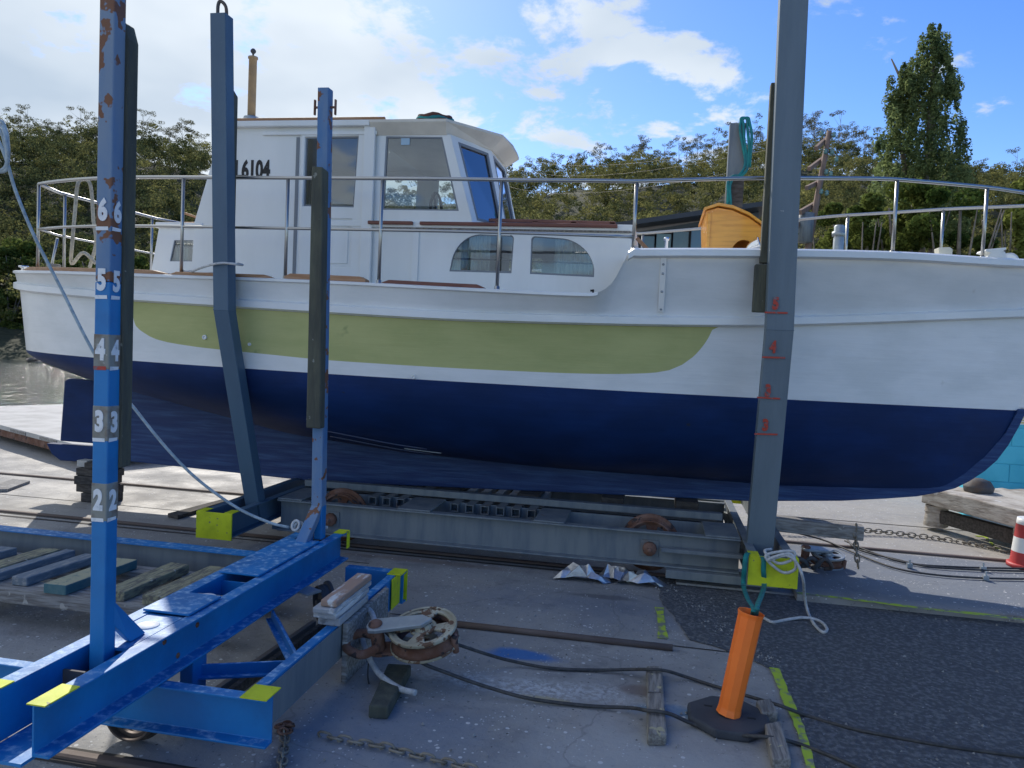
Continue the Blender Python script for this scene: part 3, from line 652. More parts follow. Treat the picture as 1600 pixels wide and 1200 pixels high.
# slim grey mooring post seen past the bow rail, and a tree stump post
p = atY(1312, 352, 12.); tag(MB().lathe([(.075, -2.9), (.075, -.02), (.06, 0)], p, n=14).lathe([(.1, -.16), (.1, -.1)], p, n=14).build('mooring_post', GALV), 'slim grey steel post seen beyond the foredeck rail', 'post')

# turquoise block wall with signs, right
t = thing('block_wall', 'turquoise painted concrete block wall with signs behind the bow', 'wall', (6, 9.3, 0))
WX0 = 3.42; WY = 9.2
courses = 10; bh = .20; bw = .42
WM = MB(); WM.box(WX0, 14, WY+.012, WY+.2, 0, courses*bh)
for r_ in range(courses):
    x = WX0-(bw/2 if r_ % 2 else 0)
    while x < 14:
        a_, b_ = max(x+.004, WX0), min(x+bw-.004, 14)
        if b_-a_ > .02: WM.box(a_, b_, WY+random.uniform(0, .002), WY+.02, r_*bh+.004, (r_+1)*bh-.004)
        x += bw
WM.build('wall_blocks', TURQ, t, bevel=.003, seg=1)
def wp(x, y): return atY(x, y, WY)
q0, q1 = wp(1585, 633), wp(1620, 646)
x0 = wp(1583, 640).x
sg = MB().box(x0, x0+.9, WY-.02, WY-.004, wp(1590, 647).z, wp(1590, 631).z).build('sign_panel', SIGNB, t, bevel=.002)
text('lettering', 'OT', .13, (wp(1586, 640).x, WY-.021, wp(1592, 639).z), ROT_FRONT, SIGNW, sg, align='LEFT', bold=.004)
s2 = MB().box(x0-.05, x0+.9, WY-.016, WY-.004, wp(1590, 663).z, wp(1590, 648).z).build('sign_panel', SIGNW, t)
for k in range(3): MB().box(x0-.02, x0+.86, WY-.019, WY-.0161, wp(1590, 651+4*k+2).z, wp(1590, 651+4*k).z).build('sign_line', SIGNY, s2)
s3 = MB().box(x0+.02, x0+.9, WY-.016, WY-.004, wp(1590, 629).z, wp(1590, 608).z).build('sign_panel', SIGNW, t)
for k in range(2): MB().box(x0+.07, x0+.86, WY-.019, WY-.0161, wp(1590, 616+6*k+3).z, wp(1590, 616+6*k).z).build('sign_line', SIGNB, s3)

# old timber landing at the right
t = thing('timber_landing', 'old weathered timber landing on stout posts below the bow', 'landing', (3.2, 8, 0))
A_, B_ = Vector((2.68, 8.3, .42)), Vector((3.62, 6.45, .42)); dv = (B_-A_).normalized(); sv = Vector((-dv.y, dv.x, 0))
if sv.x < 0: sv = -sv
Wz = .16
MB().prof([(0, -Wz), (.2, -Wz), (.2, 0), (0, 0)], A_, B_+dv*.6, side=sv, up=(0, 0, 1)).build('edge_beam', WOODL, t, bevel=.012)
for k in range(6):
    a0 = .22+k*.24; MB().prof([(a0, -.06-random.uniform(0, .01)), (a0+.225, -.06), (a0+.225, 0), (a0, random.uniform(-.012, .004))], A_+dv*.05*k, B_+dv*.6, side=sv, up=(0, 0, 1)).build('deck_plank', WOODL, t, bevel=.006)
for q, rr2 in [(A_+dv*.08+sv*.12, .11), (A_+dv*1.02+sv*.12, .075), (B_+sv*.15, .1)]:
    MB().lathe([(rr2*1.05, -q.z+.04), (rr2*.9, -q.z+.2), (rr2, -.24), (rr2*.95, -.17)], (q.x, q.y, q.z), n=9).build('post', WOODL, t, bevel=.004)
MB().bar(A_+dv*.1+sv*.12+Vector((0, 0, -.27)), A_+dv*1.0+sv*.12+Vector((0, 0, -.27)), .09, .13).build('cross_beam', BLACKW, t, bevel=.006)
MB().bar(A_+dv*.95+sv*.95+Vector((0, 0, -.29)), B_+dv*.6+sv*.95+Vector((0, 0, -.29)), .05, .24).build('side_board', WOODL, t, bevel=.006)
MB().lathe([(.0, -.02), (.13, .0), (.14, .05), (.10, .11), (.04, .13), (0, .13)], atZ(1528, 768, .42), n=9).build('bollard_stump', DSTEEL, t, bevel=.006)
# low pontoon ramp at the left
t = thing('pontoon', 'pale-topped low pontoon with a rusty side beside the water', 'pontoon', (-8, 9.5, 0))
E1, E2 = Vector((-11.2, 10.25, .25)), Vector((-6.35, 7.75, .25)); dv2 = (E2-E1).normalized(); sv2 = Vector((-dv2.y, dv2.x, 0)); sv2 = -sv2 if sv2.y < 0 else sv2
PALE = mat('pale_dry_planking', (.52, .51, .48), .8, c2=(.40, .39, .36), scale=3, stretch=(1, 1, 1))
MB().prof([(0, -.06), (3.2, -.06), (3.2, 0), (0, 0)], E1, E2, side=sv2, up=(0, 0, 1)).build('deck', PALE, t, bevel=.004)
MB().prof([(.03, -.16), (.12, -.16), (.12, -.065), (.03, -.065)], E1, E2, side=sv2, up=(0, 0, 1)).build('side_beam', RUST, t)
for k in range(5):
    q = E1+dv2*(1.2+k*.95); MB().prof([(-.012, -.055), (.0, -.055), (.0, -.01), (-.012, -.01)], q, q+dv2*.5, side=sv2, up=(0, 0, 1)).build('edge_batten', WOODX, t)
for q in (E1+dv2*.4, E1+dv2*2.2, E1+dv2*4.2):
    MB().box(q.x+.2, q.x+.35, q.y+.5, q.y+.65, -.8 if q.y > 9.6 else 0, .09).build('support', BLACKW, t)
# loose striped barrier at the right edge
c = atZ(1592, 885); t = thing('traffic_barrel', 'red and white striped plastic barrel at the far right edge', 'barrel', (c.x+.06, c.y, 0))
hz = .41; mb = MB()
rr_ = lambda z: .13-.035*z/hz
bands = [0, .13, .25, .36, hz]
for i in range(4):
    mb.lathe([(rr_(bands[i]), bands[i]), (rr_(bands[i+1]), bands[i+1])], (c.x+.06, c.y, 0), n=24, mi=i % 2, cap=(i == 3))
mb.build('body', [RED, SIGNW], t)
MB().lathe([(.15, 0), (.15, .03), (.13, .035)], (c.x+.06, c.y, .001), n=24).build('base', RED, t)

# ------------------------------------------------------------------ the boat
YC = 6.5
boat = thing('motor_cruiser', 'white timber motor cruiser with navy bottom and green side panel, propped on the grey cradle', 'boat', (-1.5, YC, .4))
XS0, XB0 = -5.80, 2.78
def stern_f(u, us=.23): return math.sqrt(max(1-(1-u/us)**2, 0)) if u < us else 1.
def bow_f(u, um=.42, p=2.15): return 1. if u < um else max(1-((u-um)/(1-um))**p, 0)
def half(u, lvl):   # lvl 0 waterline .. 1 sheer
    b = 1.24+.08*lvl
    f = stern_f(u, .30-.06*lvl)*bow_f(u, .36+.08*lvl, 1.75+.45*lvl)
    return .012+b*f
WLZ = lambda X: 1.418-.09*(X+5.6)/8.4
RUBZ = [(-6, 2.03), (-5.3, 1.965), (-4.6, 1.925), (-4, 1.90), (-2.4, 1.862), (-1.2, 1.85), (.6, 1.90), (2.5, 2.055), (3.2, 2.12)]
SHZ = [(-6, 2.135), (-5.3, 2.09), (-4.6, 2.07), (-4, 2.06), (-2.4, 2.05), (-1.3, 2.03), (-.47, 2.025), (-.40, 2.045), (-.34, 2.09), (-.295, 2.16), (-.26, 2.24), (-.22, 2.315), (-.15, 2.325), (.6, 2.36), (1.6, 2.40), (2.4, 2.415), (3.3, 2.46)]
rubz = lambda X: sinterp(RUBZ, X)
shz = lambda X: sinterp(SHZ, X)
def ends(l): return XS0-.09*min(l*2.5, 1)+.04*l, XB0+.36*l
def hp(u, l, z=None, side=-1):
    a, b = ends(l); X = a+(b-a)*u
    return X, YC+side*half(u, l)
def uof(X, l): a, b = ends(l); return (X-a)/(b-a)
def sheer_pt(X, side=-1, inset=0., dz=0.):
    u = min(max(uof(X, 1), 0), 1); return Vector((X, YC+side*max(half(u, 1)-inset, 0), shz(X)+dz))
# green panel lower edge, as a fraction between the waterline and the rubbing strake
GP = []
for (x, y) in [(204, 488), (206, 500), (214, 515), (240, 530), (290, 540), (340, 546), (420, 554), (500, 562), (600, 569), (700, 575), (800, 580), (900, 584), (980, 585), (1040, 582), (1065, 575), (1085, 562), (1100, 545), (1111, 525), (1117, 508)]:
    Y = 5.25
    for _ in range(6):
        p = atY(x, y, Y); Y = YC-half(min(max(uof(p.x, .3), 0), 1), .3)
    GP.append((p.x, (p.z-WLZ(p.x))/(rubz(p.x)-.02-WLZ(p.x))))
GP[0] = (GP[0][0], .999); GP[-1] = (GP[-1][0], .999)
NU = 150
us = sorted(set([.5-.5*math.cos(math.pi*i/NU) for i in range(NU+1)]+[uof(x, .5) for x, _ in GP]+[uof(-.5+.035*k, .9) for k in range(12)]+[uof(GP[0][0]+.006*k, .4) for k in range(1, 5)]+[uof(GP[-1][0]-.006*k, .4) for k in range(1, 5)]))
ZG = [(-5.80, 1.40), (-5.58, 1.30), (-5.3, 1.20), (-4.9, 1.09), (-4, .93), (-3, .76), (-2, .665), (-1, .63), (1, .62), (1.8, .655), (2.1, .675), (2.25, .70), (2.38, .765), (2.5, .86), (2.6, .965), (2.68, 1.09), (2.74, 1.22), (2.78, 1.325)]
def section(u):
    """one side's points from the keel up: list of (X, b, z)"""
    X = XS0+(XB0-XS0)*u; zg = min(interp(ZG, X), WLZ(X)-.001); zw = WLZ(X); bw = half(u, 0); o = []
    nb = 12
    aft = max(0, min(1, (-3.2-X)/2.0)); fwd = max(0, min(1, (X-.5)/2.)); e = .62+.35*aft+.5*fwd
    for k in range(nb+1):
        t = k/nb; g_ = (1-(1-t)**2.1)**e; kb = .055 if X < 2.2 else .055*max((2.78-X)/.58, .1)
        kb = min(kb, bw); o.append((X, kb+(bw-kb)*g_, zg+(zw-zg)*t))
    # topsides: waterline, panel foot, rubbing strake foot, strake, sheer
    a, b = ends(.3); Xg = a+(b-a)*u; gf = sinterp(GP, Xg) if GP[0][0] < Xg < GP[-1][0] else .999
    for l_, z_ in ((.3*gf, None), (.3, 'r'), (.5, 'm'), (1., 's')):
        a, b = ends(l_); X_ = a+(b-a)*u
        if z_ is None: z = WLZ(X_)+(rubz(X_)-.02-WLZ(X_))*gf
        elif z_ == 'r': z = rubz(X_)-.02
        elif z_ == 'm': z = rubz(X_)+(shz(X_)-rubz(X_))*.3
        else: z = shz(X_)
        o.append((X_, half(u, l_), z))
    return o, gf
mb = MB(); secs = [section(u) for u in us]; K = len(secs[0][0])
for side in (-1, 1):
    vs = [(X, YC+side*b, z) for s, _ in secs for X, b, z in s]; off = len(mb.v); mb.v += [Vector(v) for v in vs]
    for i in range(len(secs)-1):
        for j in range(K-1):
            f = [off+i*K+j, off+(i+1)*K+j, off+(i+1)*K+j+1, off+i*K+j+1]
            mi = 1 if j < 12 else 0
            if j == 13 and secs[i][1] < .9985 or (j == 13 and secs[i+1][1] < .9985): mi = 2
            mb.f.append(f); mb.m.append(mi); mb.s.append(True)
hull = mb.build('hull', [WHITE, NAVY, GREEN], boat)
# keel, deadwood and stem
KP = [(-5.18, 1.16), (-5.18, 1.08), (-4.95, 1.06), (-4.88, 1.0), (-4.86, .56), (-4.9, .51), (-5.2, .49), (-5.2, .40), (-3, .345), (-.6, .43), (.8, .475), (1.5, .535), (1.83, .58), (2.05, .615), (2.21, .66), (2.32, .70), (2.42, .765), (2.52, .85), (2.60, .94), (2.67, 1.06), (2.73, 1.2), (2.785, 1.36), (2.86, 1.6), (2.95, 1.85), (3.06, 2.12), (3.16, 2.46), (3.10, 2.46), (2.98, 2.1), (2.86, 1.8), (2.74, 1.38), (2.64, 1.15), (2.5, .95), (2.3, .8), (1.8, .72), (0, .68), (-2, .70), (-3, .80), (-4, .97), (-4.9, 1.14)]
kw = [p for p in KP]
def wl_split(mi_top):
    pass
navy = [p for p in KP if p[1] <= 1.37]; stem = [(2.785, 1.345), (2.86, 1.6), (2.95, 1.85), (3.06, 2.12), (3.16, 2.46), (3.08, 2.46), (2.96, 2.1), (2.84, 1.8), (2.72, 1.345)]
navy = KP[:21]+[(2.782, 1.342), (2.72, 1.342)]+KP[30:]
MB().plate([navy], lambda a, b, d: (a, YC-.06+d, b), .12).build('keel', KEEL, boat, bevel=.008)
MB().plate([stem], lambda a, b, d: (a, YC-.035+d, b), .07).build('stem', WHITE, boat, bevel=.008)
MB().plate([[(-5.72, .40), (-5.78, .50), (-4.9, .505), (-4.9, .385), (-5.1, .355), (-5.62, .34)]], lambda a, b, d: (a, YC-.045+d, b), .09).build('keel_shoe', NAVY, boat, bevel=.01)
rud = MB().plate([[(-5.64, .53), (-5.60, 1.12), (-5.55, 1.14), (-5.30, 1.14), (-5.22, 1.02), (-5.2, .53)]], lambda a, b, d: (a, YC-.03+d, b), .06).build('rudder', NAVY, boat, bevel=.012)
MB().tube([(-5.26, YC, .5), (-5.3, YC, 1.25)], .028, 10).build('rudder_stock', NAVY, rud)
pr = MB().lathe([(.035, -.08), (.045, 0), (.03, .07), (0, .1)], (-5.02, YC, .78), (-1, 0, 0), 16)
BRONZE = mat('dull_bronze', (.26, .24, .10), .5, .6, c2=(.2, .25, .14), scale=10)
for k in range(3):
    a0 = 2*math.pi*k/3+.3; vs = []
    for i in range(7):
        r_ = .03+.19*i/6; wd = .075*math.sin(math.pi*(.15+.8*i/6))
        ra = Vector((0, math.cos(a0), math.sin(a0))); ta = Vector((0, -math.sin(a0), math.cos(a0)))
        for s_ in (-1, 1): vs.append(Vector((-5.02, YC, .78))+ra*r_+ta*wd*s_+Vector((s_*wd*.45, 0, 0)))
    pr.add(vs, [(2*i, 2*i+1, 2*i+3, 2*i+2) for i in range(6)], 0, True)
pr.tube([(-5.1, YC, .78), (-4.8, YC, .79)], .02, 10)
pr.build('propeller', BRONZE, boat)
# bilge strips: thin lines along the garboard and the small fitting on the turn of the bilge
def hull_surf(X, t):
    """point on the near underbody at station X, fraction t between garboard and waterline"""
    s, _ = section((X-XS0)/(XB0-XS0)); k = t*12; i = min(int(k), 11); f = k-i
    a, b = s[i], s[i+1]; return Vector((a[0], YC-(a[1]+(b[1]-a[1])*f)-.004, a[2]+(b[2]-a[2])*f))
PIPEM = mat('blue_painted_pipe', (.02, .035, .10), .35, spec=.8)
MB().tube([hull_surf(-4.9+.12*k, .03)+Vector((0, -.02, .0)) for k in range(16)], .011, 6).build('bilge_moulding', PIPEM, boat)
for dz in (0, .09):
    MB().tube([hull_surf(-2.55+.1*k, .30-.012*k-dz) for k in range(9)], .009, 6).build('cooling_pipe', PIPEM, boat)
MB().prof([(-.02, 0), (.02, 0), (.012, .02), (-.012, .02)], hull_surf(-1.95, .17), hull_surf(-1.66, .15)).build('skin_fitting', GALV, boat, bevel=.004)
for (x, y, r_) in [(320, 527, .018), (646, 589, .016), (390, 538, .012)]:
    Y = 5.25
    for _ in range(5): p = atY(x, y, Y); Y = YC-half(uof(p.x, .15), .15)
    p.y = Y; MB().lathe([(r_, -.006), (r_, .008), (r_*.6, .01), (r_*.6, .002), (0, .002)], p, (0, -1, 0), 16).build('outlet', WHITE2, boat)
# rubbing strake, all round
def strip_along(us_, l, zf, ht, out_, mb, side):
    ring = []
    for u in us_:
        a, b = ends(l); X = a+(b-a)*u; z = zf(X); bb = half(u, l)
        # outward normal in plan
        e = 1e-3; n_ = Vector((-(half(min(u+e, 1), l)-half(max(u-e, 0), l))/(2*e*(b-a)), 1)).normalized() if 0 < u < 1 else Vector((-1 if u <= 0 else 1, 0))
        q = Vector((X, bb)); o_ = q+n_*out_
        o_.y = max(o_.y, 0); ring.append([(q.x, YC+side*q.y, z-ht*.62), (o_.x, YC+side*o_.y, z-ht*.4), (o_.x, YC+side*o_.y, z+ht*.35), (q.x, YC+side*q.y, z+ht*.6)])
    vs = [v for r_ in ring for v in r_]
    mb.add(vs, [(4*i+j, 4*i+j+1, 4*i+4+j+1, 4*i+4+j) for i in range(len(ring)-1) for j in range(3)], 0, False)
usf = [.5-.5*math.cos(math.pi*i/110) for i in range(111)]
mb = MB()
for side in (-1, 1): strip_along(usf, .36, lambda X: rubz(X)-.005, .062, .038, mb, side)
mb.build('rub_rail', WHITE, boat)
# capping round the top of the bulwark: thin aft, deeper on the raised foredeck
mb = MB(); uc = [u for u in us]
for side in (-1, 1):
    strip_along([u for u in uc if ends(1)[0]+(ends(1)[1]-ends(1)[0])*u > -.235], 1., lambda X: shz(X)-.012, .055, .032, mb, side)
    strip_along([u for u in uc if ends(1)[0]+(ends(1)[1]-ends(1)[0])*u < -.42], 1., lambda X: shz(X)-.008, .022, .012, mb, side)
mb.build('gunwale_cap', WHITE, boat)
# decks
def deck(x0, x1, z, nm, inset=.03, n=50, bulge=0.):
    xs = [x0+(x1-x0)*i/n for i in range(n+1)]; vs = []
    for x in xs:
        for f in (-1, -.95, -.6, 0, .6, .95, 1):
            b = max(half(min(max(uof(x, 1), 0), 1), 1)-inset, .001); zz = z(x)+bulge*(1-f*f)
            if abs(f) == 1: zz = shz(x)-.01; 
            vs.append((x, YC+b*(f if abs(f) < 1 else f*1.0), zz))
    return MB().add(vs, [(7*i+j, 7*i+j+1, 7*i+8+j, 7*i+7+j) for i in range(n) for j in range(6)], 0, False).build(nm, WHITE2, boat)
deck(-5.84, -.47, lambda x: shz(x)-.05, 'side_deck', n=90)
deck(-.26, 3.09, lambda x: shz(x)-.035, 'foredeck', n=50, bulge=.05)
MB().box(-.27, -.25, YC-.98, YC+.98, 1.9, 2.33).build('deck_step', WHITE2, boat)
# timber pads on the side deck edge
for i, (xa, xb, mt_, h_) in enumerate([(40, 275, TEAK, .035), (292, 436, TEAK, .03), (466, 581, TEAK, .045), (613, 762, MAHOG, .032)]):
    X0 = atY(xa, 435, 5.4 if i else 5.6).x; X1 = atY(xb, 440, 5.3).x
    n = 14; P = [sheer_pt(X0+(X1-X0)*k/n, -1, .035) for k in range(n+1)]; mb = MB(); vs = []
    for k, p in enumerate(P):
        e = 0 if 0 < k < n else .02
        for (dy, dz) in ((-.03, -.01), (-.026, h_-e), (.05, h_-e), (.055, -.01)): vs.append(p+Vector((0, dy, dz)))
    mb.add(vs, [(4*k+j, 4*k+(j+1) % 4, 4*k+4+(j+1) % 4, 4*k+4+j) for k in range(n) for j in range(4)]+[(0, 1, 2, 3), (4*n, 4*n+1, 4*n+2, 4*n+3)])
    mb.build('deck_edge_pad', mt_, boat, bevel=.004)
# chainplate strap on the raised bow
p0, p1 = atY(1041, 393, 5.46), atY(1029, 487, 5.46); p0.x = p1.x = (p0.x+p1.x)/2
def toph(X, z):
    l = .36+.64*min(max((z-rubz(X))/(shz(X)-rubz(X)), 0), 1); return YC-half(uof(X, l), l)
st = MB().add([(p0.x+dx, toph(p0.x, z)-dy, z) for z in [p1.z+(p0.z-p1.z)*k/6 for k in range(7)] for dx, dy in ((-.022, -.004), (-.018, .008), (.018, .008), (.022, -.004))],
              [(4*k+j, 4*k+j+1, 4*k+5+j, 4*k+4+j) for k in range(6) for j in range(3)]).build('chainplate', WHITE2, boat)
for k in (0, 2, 4, 5, 6):
    z = p1.z+(p0.z-p1.z)*(k+.3)/7; MB().lathe([(.009, 0), (.008, .006), (0, .008)], (p0.x, toph(p0.x, z)-.006, z), (0, -1, 0), 10).build('bolt_head', GALV, st)

# --- cabin trunk (forward), with two round-cornered curtained windows
TY0, TY1 = 5.75, 7.25
def front_wall(loops_px, Y, th, name, m_, parent, flip=1, **kw):
    """panel in the plane Y, outline and holes measured on the photo and stored in metres"""
    lp = [[(atY(x, y, Y).x, atY(x, y, Y).z) for x, y in l] for l in loops_px]
    return MB().plate(lp, lambda a, b, d: (a, Y+d*flip, b), th).build(name, m_, parent, **kw), lp
def arc(cx, cy, rx, ry, a0, a1, n=10): return [(cx+rx*math.cos(R(a0+(a1-a0)*i/n)), cy-ry*math.sin(R(a0+(a1-a0)*i/n))) for i in range(n+1)]
W1 = [(702, 424)]+arc(752, 420, 48, 54, 172, 93, 10)+[(797, 368)]+arc(797, 373, 6, 6, 90, 0, 4)+[(799, 427)]
W2 = [(828, 428), (830, 376)]+arc(836, 375, 6, 6, 170, 90, 4)+arc(872, 428, 57, 56, 82, 8, 10)+[(928, 433)]
TW = [(560, 460), (575, 358), (985, 367), (940, 462)]
hole = lambda l: l[::-1]
trunk = MB(); lps = [[(atY(x, y, TY0).x, atY(x, y, TY0).z) for x, y in l] for l in (TW, W1, W2)]
tx0, tx1, tz = lps[0][1][0], lps[0][2][0], 2.535
lps[0] = [(tx0, 2.0), (tx0, 2.53), (tx1+.0, 2.52), (-.20, 2.30), (-.22, 2.0)]
xm = (lps[1][-1][0]+lps[2][0][0])/2
for side_Y, dr_ in ((TY0, 1), (TY1, -1)):
    for lo, hi, hl in ((tx0, xm, lps[1]), (xm, None, lps[2])):
        ol = [(lo, 2.0), (lo, 2.53), (hi, 2.53), (hi, 2.0)] if hi else [(lo, 2.0), (lo, 2.53), (tx1, 2.52), (-.20, 2.30), (-.22, 2.0)]
        trunk.plate([ol, hl], lambda a, b, d: (a, side_Y+d*dr_, b), .025)
lp0 = lps[0]
fx = tx1+.02
trunk.box(fx-.02, fx, TY0+.03, TY1-.03, 2.2, 2.52)
cab = trunk.build('cabin_trunk', WHITE2, boat, bevel=.003)
MB().plate([[(tx1-.01, 2.50), (tx1+.24, 2.28), (tx1+.24, 2.2), (tx1-.01, 2.2)]], lambda a, b, d: (a, 6.0+d, b), .9).build('trunk_front', WHITE2, boat, bevel=.004)
MB().bar((tx1+.04, 5.97, 2.51), (tx1+.22, 5.95, 2.33), .02, .03).build('coaming_board', TEAK, boat, bevel=.003)
MB().bar((tx1+.22, 5.95, 2.335), (tx1+.34, 5.97, 2.36), .02, .03).build('coaming_board', TEAK, boat, bevel=.003)
MB().prof([(TY0-.03, 0), (TY1+.03, 0), (TY1+.03, .045), (YC+.3, .10), (YC-.3, .10), (TY0-.03, .045)], (tx0-.35, 0, 2.525), (tx1+.02, 0, 2.525), side=(0, 1, 0), up=(0, 0, 1)).build('trunk_roof', WHITE2, boat, bevel=.006)
MB().bar((tx0+.1, TY0-.015, 2.519), (tx1-.0, TY0-.015, 2.519), .02, .012).build('roof_bead', WOODG, boat)
for n_, (xa, xb, ya) in enumerate([(575, 645, 351), (656, 965, 352)]):
    a_, b_ = atY(xa, ya, TY0-.045), atY(xb, ya, TY0-.045); zz = 2.555
    MB().bar((a_.x, TY0-.045, zz), (b_.x, TY0-.045, zz), .03, .026).build('trunk_handrail', MAHOG, boat, bevel=.006)
a_, b_ = atY(764, 344, 5.95), atY(962, 350, 5.95)
mb = MB(); mb.bar((a_.x, 5.95, a_.z+.0), (b_.x, 5.95, b_.z+.005), .03, .026)
for k in range(4): xk_ = a_.x+.05+k*(b_.x-a_.x-.1)/3; mb.box(xk_, xk_+.05, 5.935, 5.965, 2.56, a_.z)
mb.build('roof_handrail', MAHOG, boat, bevel=.006)
def curtain(x0, x1, z0, z1, Y, parent, zt=None):
    n = 46; vs = []
    for i in range(n+1):
        x = x0+(x1-x0)*i/n; d = .02*math.sin(i*1.35)+.008*math.sin(i*.61+1); top = zt(x) if zt else z1
        vs += [(x, Y+d, z0), (x, Y+d*.6, top)]
    return MB().add(vs, [(2*i, 2*i+2, 2*i+3, 2*i+1) for i in range(n)], 0, True).build('curtain', CURT, parent)
SEAL = mat('window_seal', (.20, .22, .24), .5)
for k, l in enumerate(lps[1:]):
    cx = sum(a for a, b in l)/len(l); cz = sum(b for a, b in l)/len(l)
    inn = [(cx+(a-cx)*.965, cz+(b-cz)*.93) for a, b in l]
    wf = MB().plate([l, inn], lambda a, b, d: (a, TY0+.006+d, b), .014).build('cabin_window', SEAL, boat)
    MB().plate([inn], lambda a, b, d: (a, TY0+.012+d, b), .004).build('glass', GLASS, wf)
    xm0, xm1 = min(a for a, b in l), max(a for a, b in l); z0, z1 = min(b for a, b in l), max(b for a, b in l); zr = z0+(z1-z0)*.36
    MB().plate([l], lambda a, b, d: (a, TY1-.015+d, b), .004).build('cabin_window', GLASS, boat)
    if k == 0: curtain(xm0-.03, xm0+(xm1-xm0)*.62, z0-.02, z1+.02, TY0+.055, wf)
    else: curtain(xm0+(xm1-xm0)*.36, xm1+.03, z0-.02, z1+.02, TY0+.055, wf)
    MB().tube([(xm0, TY0+.03, zr), (xm1, TY0+.03, zr-.003)], .006, 6).build('curtain_wire', BLACK, wf)
# lining so the cabin is a closed room
mb = MB(); mb.box(tx0-.4, tx1, TY0+.1, TY1-.1, 1.9, 1.92); mb.box(tx0-.5, tx0-.48, TY0+.03, TY1-.03, 1.9, 2.5)
mb.build('cabin_sole', INTER, boat)
MB().box(tx0+.1, tx1-.1, 6.1, 6.9, 1.93, 2.2).build('berth', mat('grey_cushion', (.18, .19, .21), .9), boat)
p = atY(927, 452, 5.45); MB().box(p.x-.006, p.x+.006, 5.44, 5.46, 2.0, 2.07).box(p.x-.02, p.x+.002, 5.44, 5.46, 2.055, 2.068).build('deck_hook', BLACK, boat)

# --- wheelhouse
WHY0, WHY1 = 5.74, 7.26
def X5(x, y, Y=WHY0): p = atY(x, y, Y); return (p.x, p.z)
RT = 3.335
aft = [X5(372, 352), X5(372, 192)]
aftb = X5(303, 352)[0]; aftt = X5(347, 200)[0]; bot2 = X5(299, 432)[0]
door = [X5(474, 455), X5(478, 213), X5(562, 213), X5(553, 455)]
sideL = [(bot2, 2.0), (bot2+.0, 2.15), (aftb, 2.53), (aftt, 3.30), (X5(577, 195)[0], 3.30), (X5(577, 195)[0], 2.0)]
dw = [X5(474, 322), X5(478, 215), X5(561, 213), X5(553, 324)]          # door glass opening
fw_ = [X5(596, 327), X5(602, 212), X5(690, 213), X5(716, 329)]         # forward side window opening
fA_top, fA_bot = X5(703, 205), X5(738, 343)
sideF = [(X5(577, 195)[0]+.001, 2.54), (X5(577, 195)[0]+.001, 3.24), (fA_top[0], 3.24), (fA_bot[0], 2.56)]
wh = MB()
for Y_, dr in ((WHY0, 1), (WHY1, -1)):
    wh.plate([sideL, dw], lambda a, b, d: (a, Y_+d*dr, b), .03)
    wh.plate([sideF, fw_], lambda a, b, d: (a, Y_+(.016+d)*dr, b), .03)
# front facets: corner A (side) -> B -> centreline
At, Ab = Vector((fA_top[0], WHY0+.016, 3.24)), Vector((fA_bot[0], WHY0+.016, 2.57))
Bt, Bb = Vector((-1.425, 6.22, 3.24)), Vector((-1.265, 6.22, 2.57))
def facet(at, ab, bt, bb, mb, fr=(.13, .80, .07, .94), th=.03):
    P = lambda u, v: (ab+(at-ab)*v)+((bb+(bt-bb)*v)-(ab+(at-ab)*v))*u
    n = (bb-ab).cross(at-ab).normalized()
    if n.x < 0: n = -n
    u0, u1, v0, v1 = fr
    mb.plate([[(0, 0), (1, 0), (1, 1), (0, 1)], [(u0, v0), (u0, v1), (u1, v1), (u1, v0)]], lambda a, b, d: P(a, b)-n*d, th)
    return (u0, u1, v0, v1), P, n
gl = []
gl.append(facet(At, Ab, Bt, Bb, wh, (.16, .88, .06, .93)))
mir = lambda v: Vector((v.x, 2*YC-v.y, v.z))
gl.append(facet(Bt, Bb, mir(Bt), mir(Bb), wh, (.08, .92, .06, .93)))
gl.append(facet(mir(Bt), mir(Bb), mir(At), mir(Ab), wh, (.12, .84, .06, .93)))
wh.box(aftt+.02, aftt+.05, WHY0+.03, WHY1-.03, 2.54, 3.29)
house = wh.build('wheelhouse', WHITE2, boat, bevel=.003)
for (u0, u1, v0, v1), P, n in gl:
    wf = MB().plate([[(u0-.01, v0-.01), (u1+.01, v0-.01), (u1+.01, v1+.01), (u0-.01, v1+.01)], [(u0+.03, v0+.02), (u0+.03, v1-.02), (u1-.03, v1-.02), (u1-.03, v0+.02)]], lambda a, b, d: P(a, b)+n*(.004-d), .012).build('windscreen', SEAL, boat)
    MB().plate([[(u0, v0), (u1, v0), (u1, v1), (u0, v1)]], lambda a, b, d: P(a, b)-n*(.012+d), .004).build('glass', GLASSB, wf)
# trims on the side: cover strips, door, sliding window
def inset_loop(l, f, g=None):
    cx = sum(a for a, b in l)/len(l); cz = sum(b for a, b in l)/len(l); return [(cx+(a-cx)*f, cz+(b-cz)*(g or f)) for a, b in l]
for nm, l, Y_ in (('door_window', dw, WHY0), ('side_window', fw_, WHY0+.016)):
    wf = MB().plate([l, inset_loop(l, .95, .96)], lambda a, b, d: (a, Y_+.004+d, b), .014).build(nm, SEAL, boat)
    MB().plate([inset_loop(l, .955, .965)], lambda a, b, d: (a, Y_+.012+d, b), .004).build('glass', GLASS, wf)
    MB().plate([inset_loop(l, .999)], lambda a, b, d: (a, WHY1-.02-d, b), .004).build('far_window', GLASS, boat)
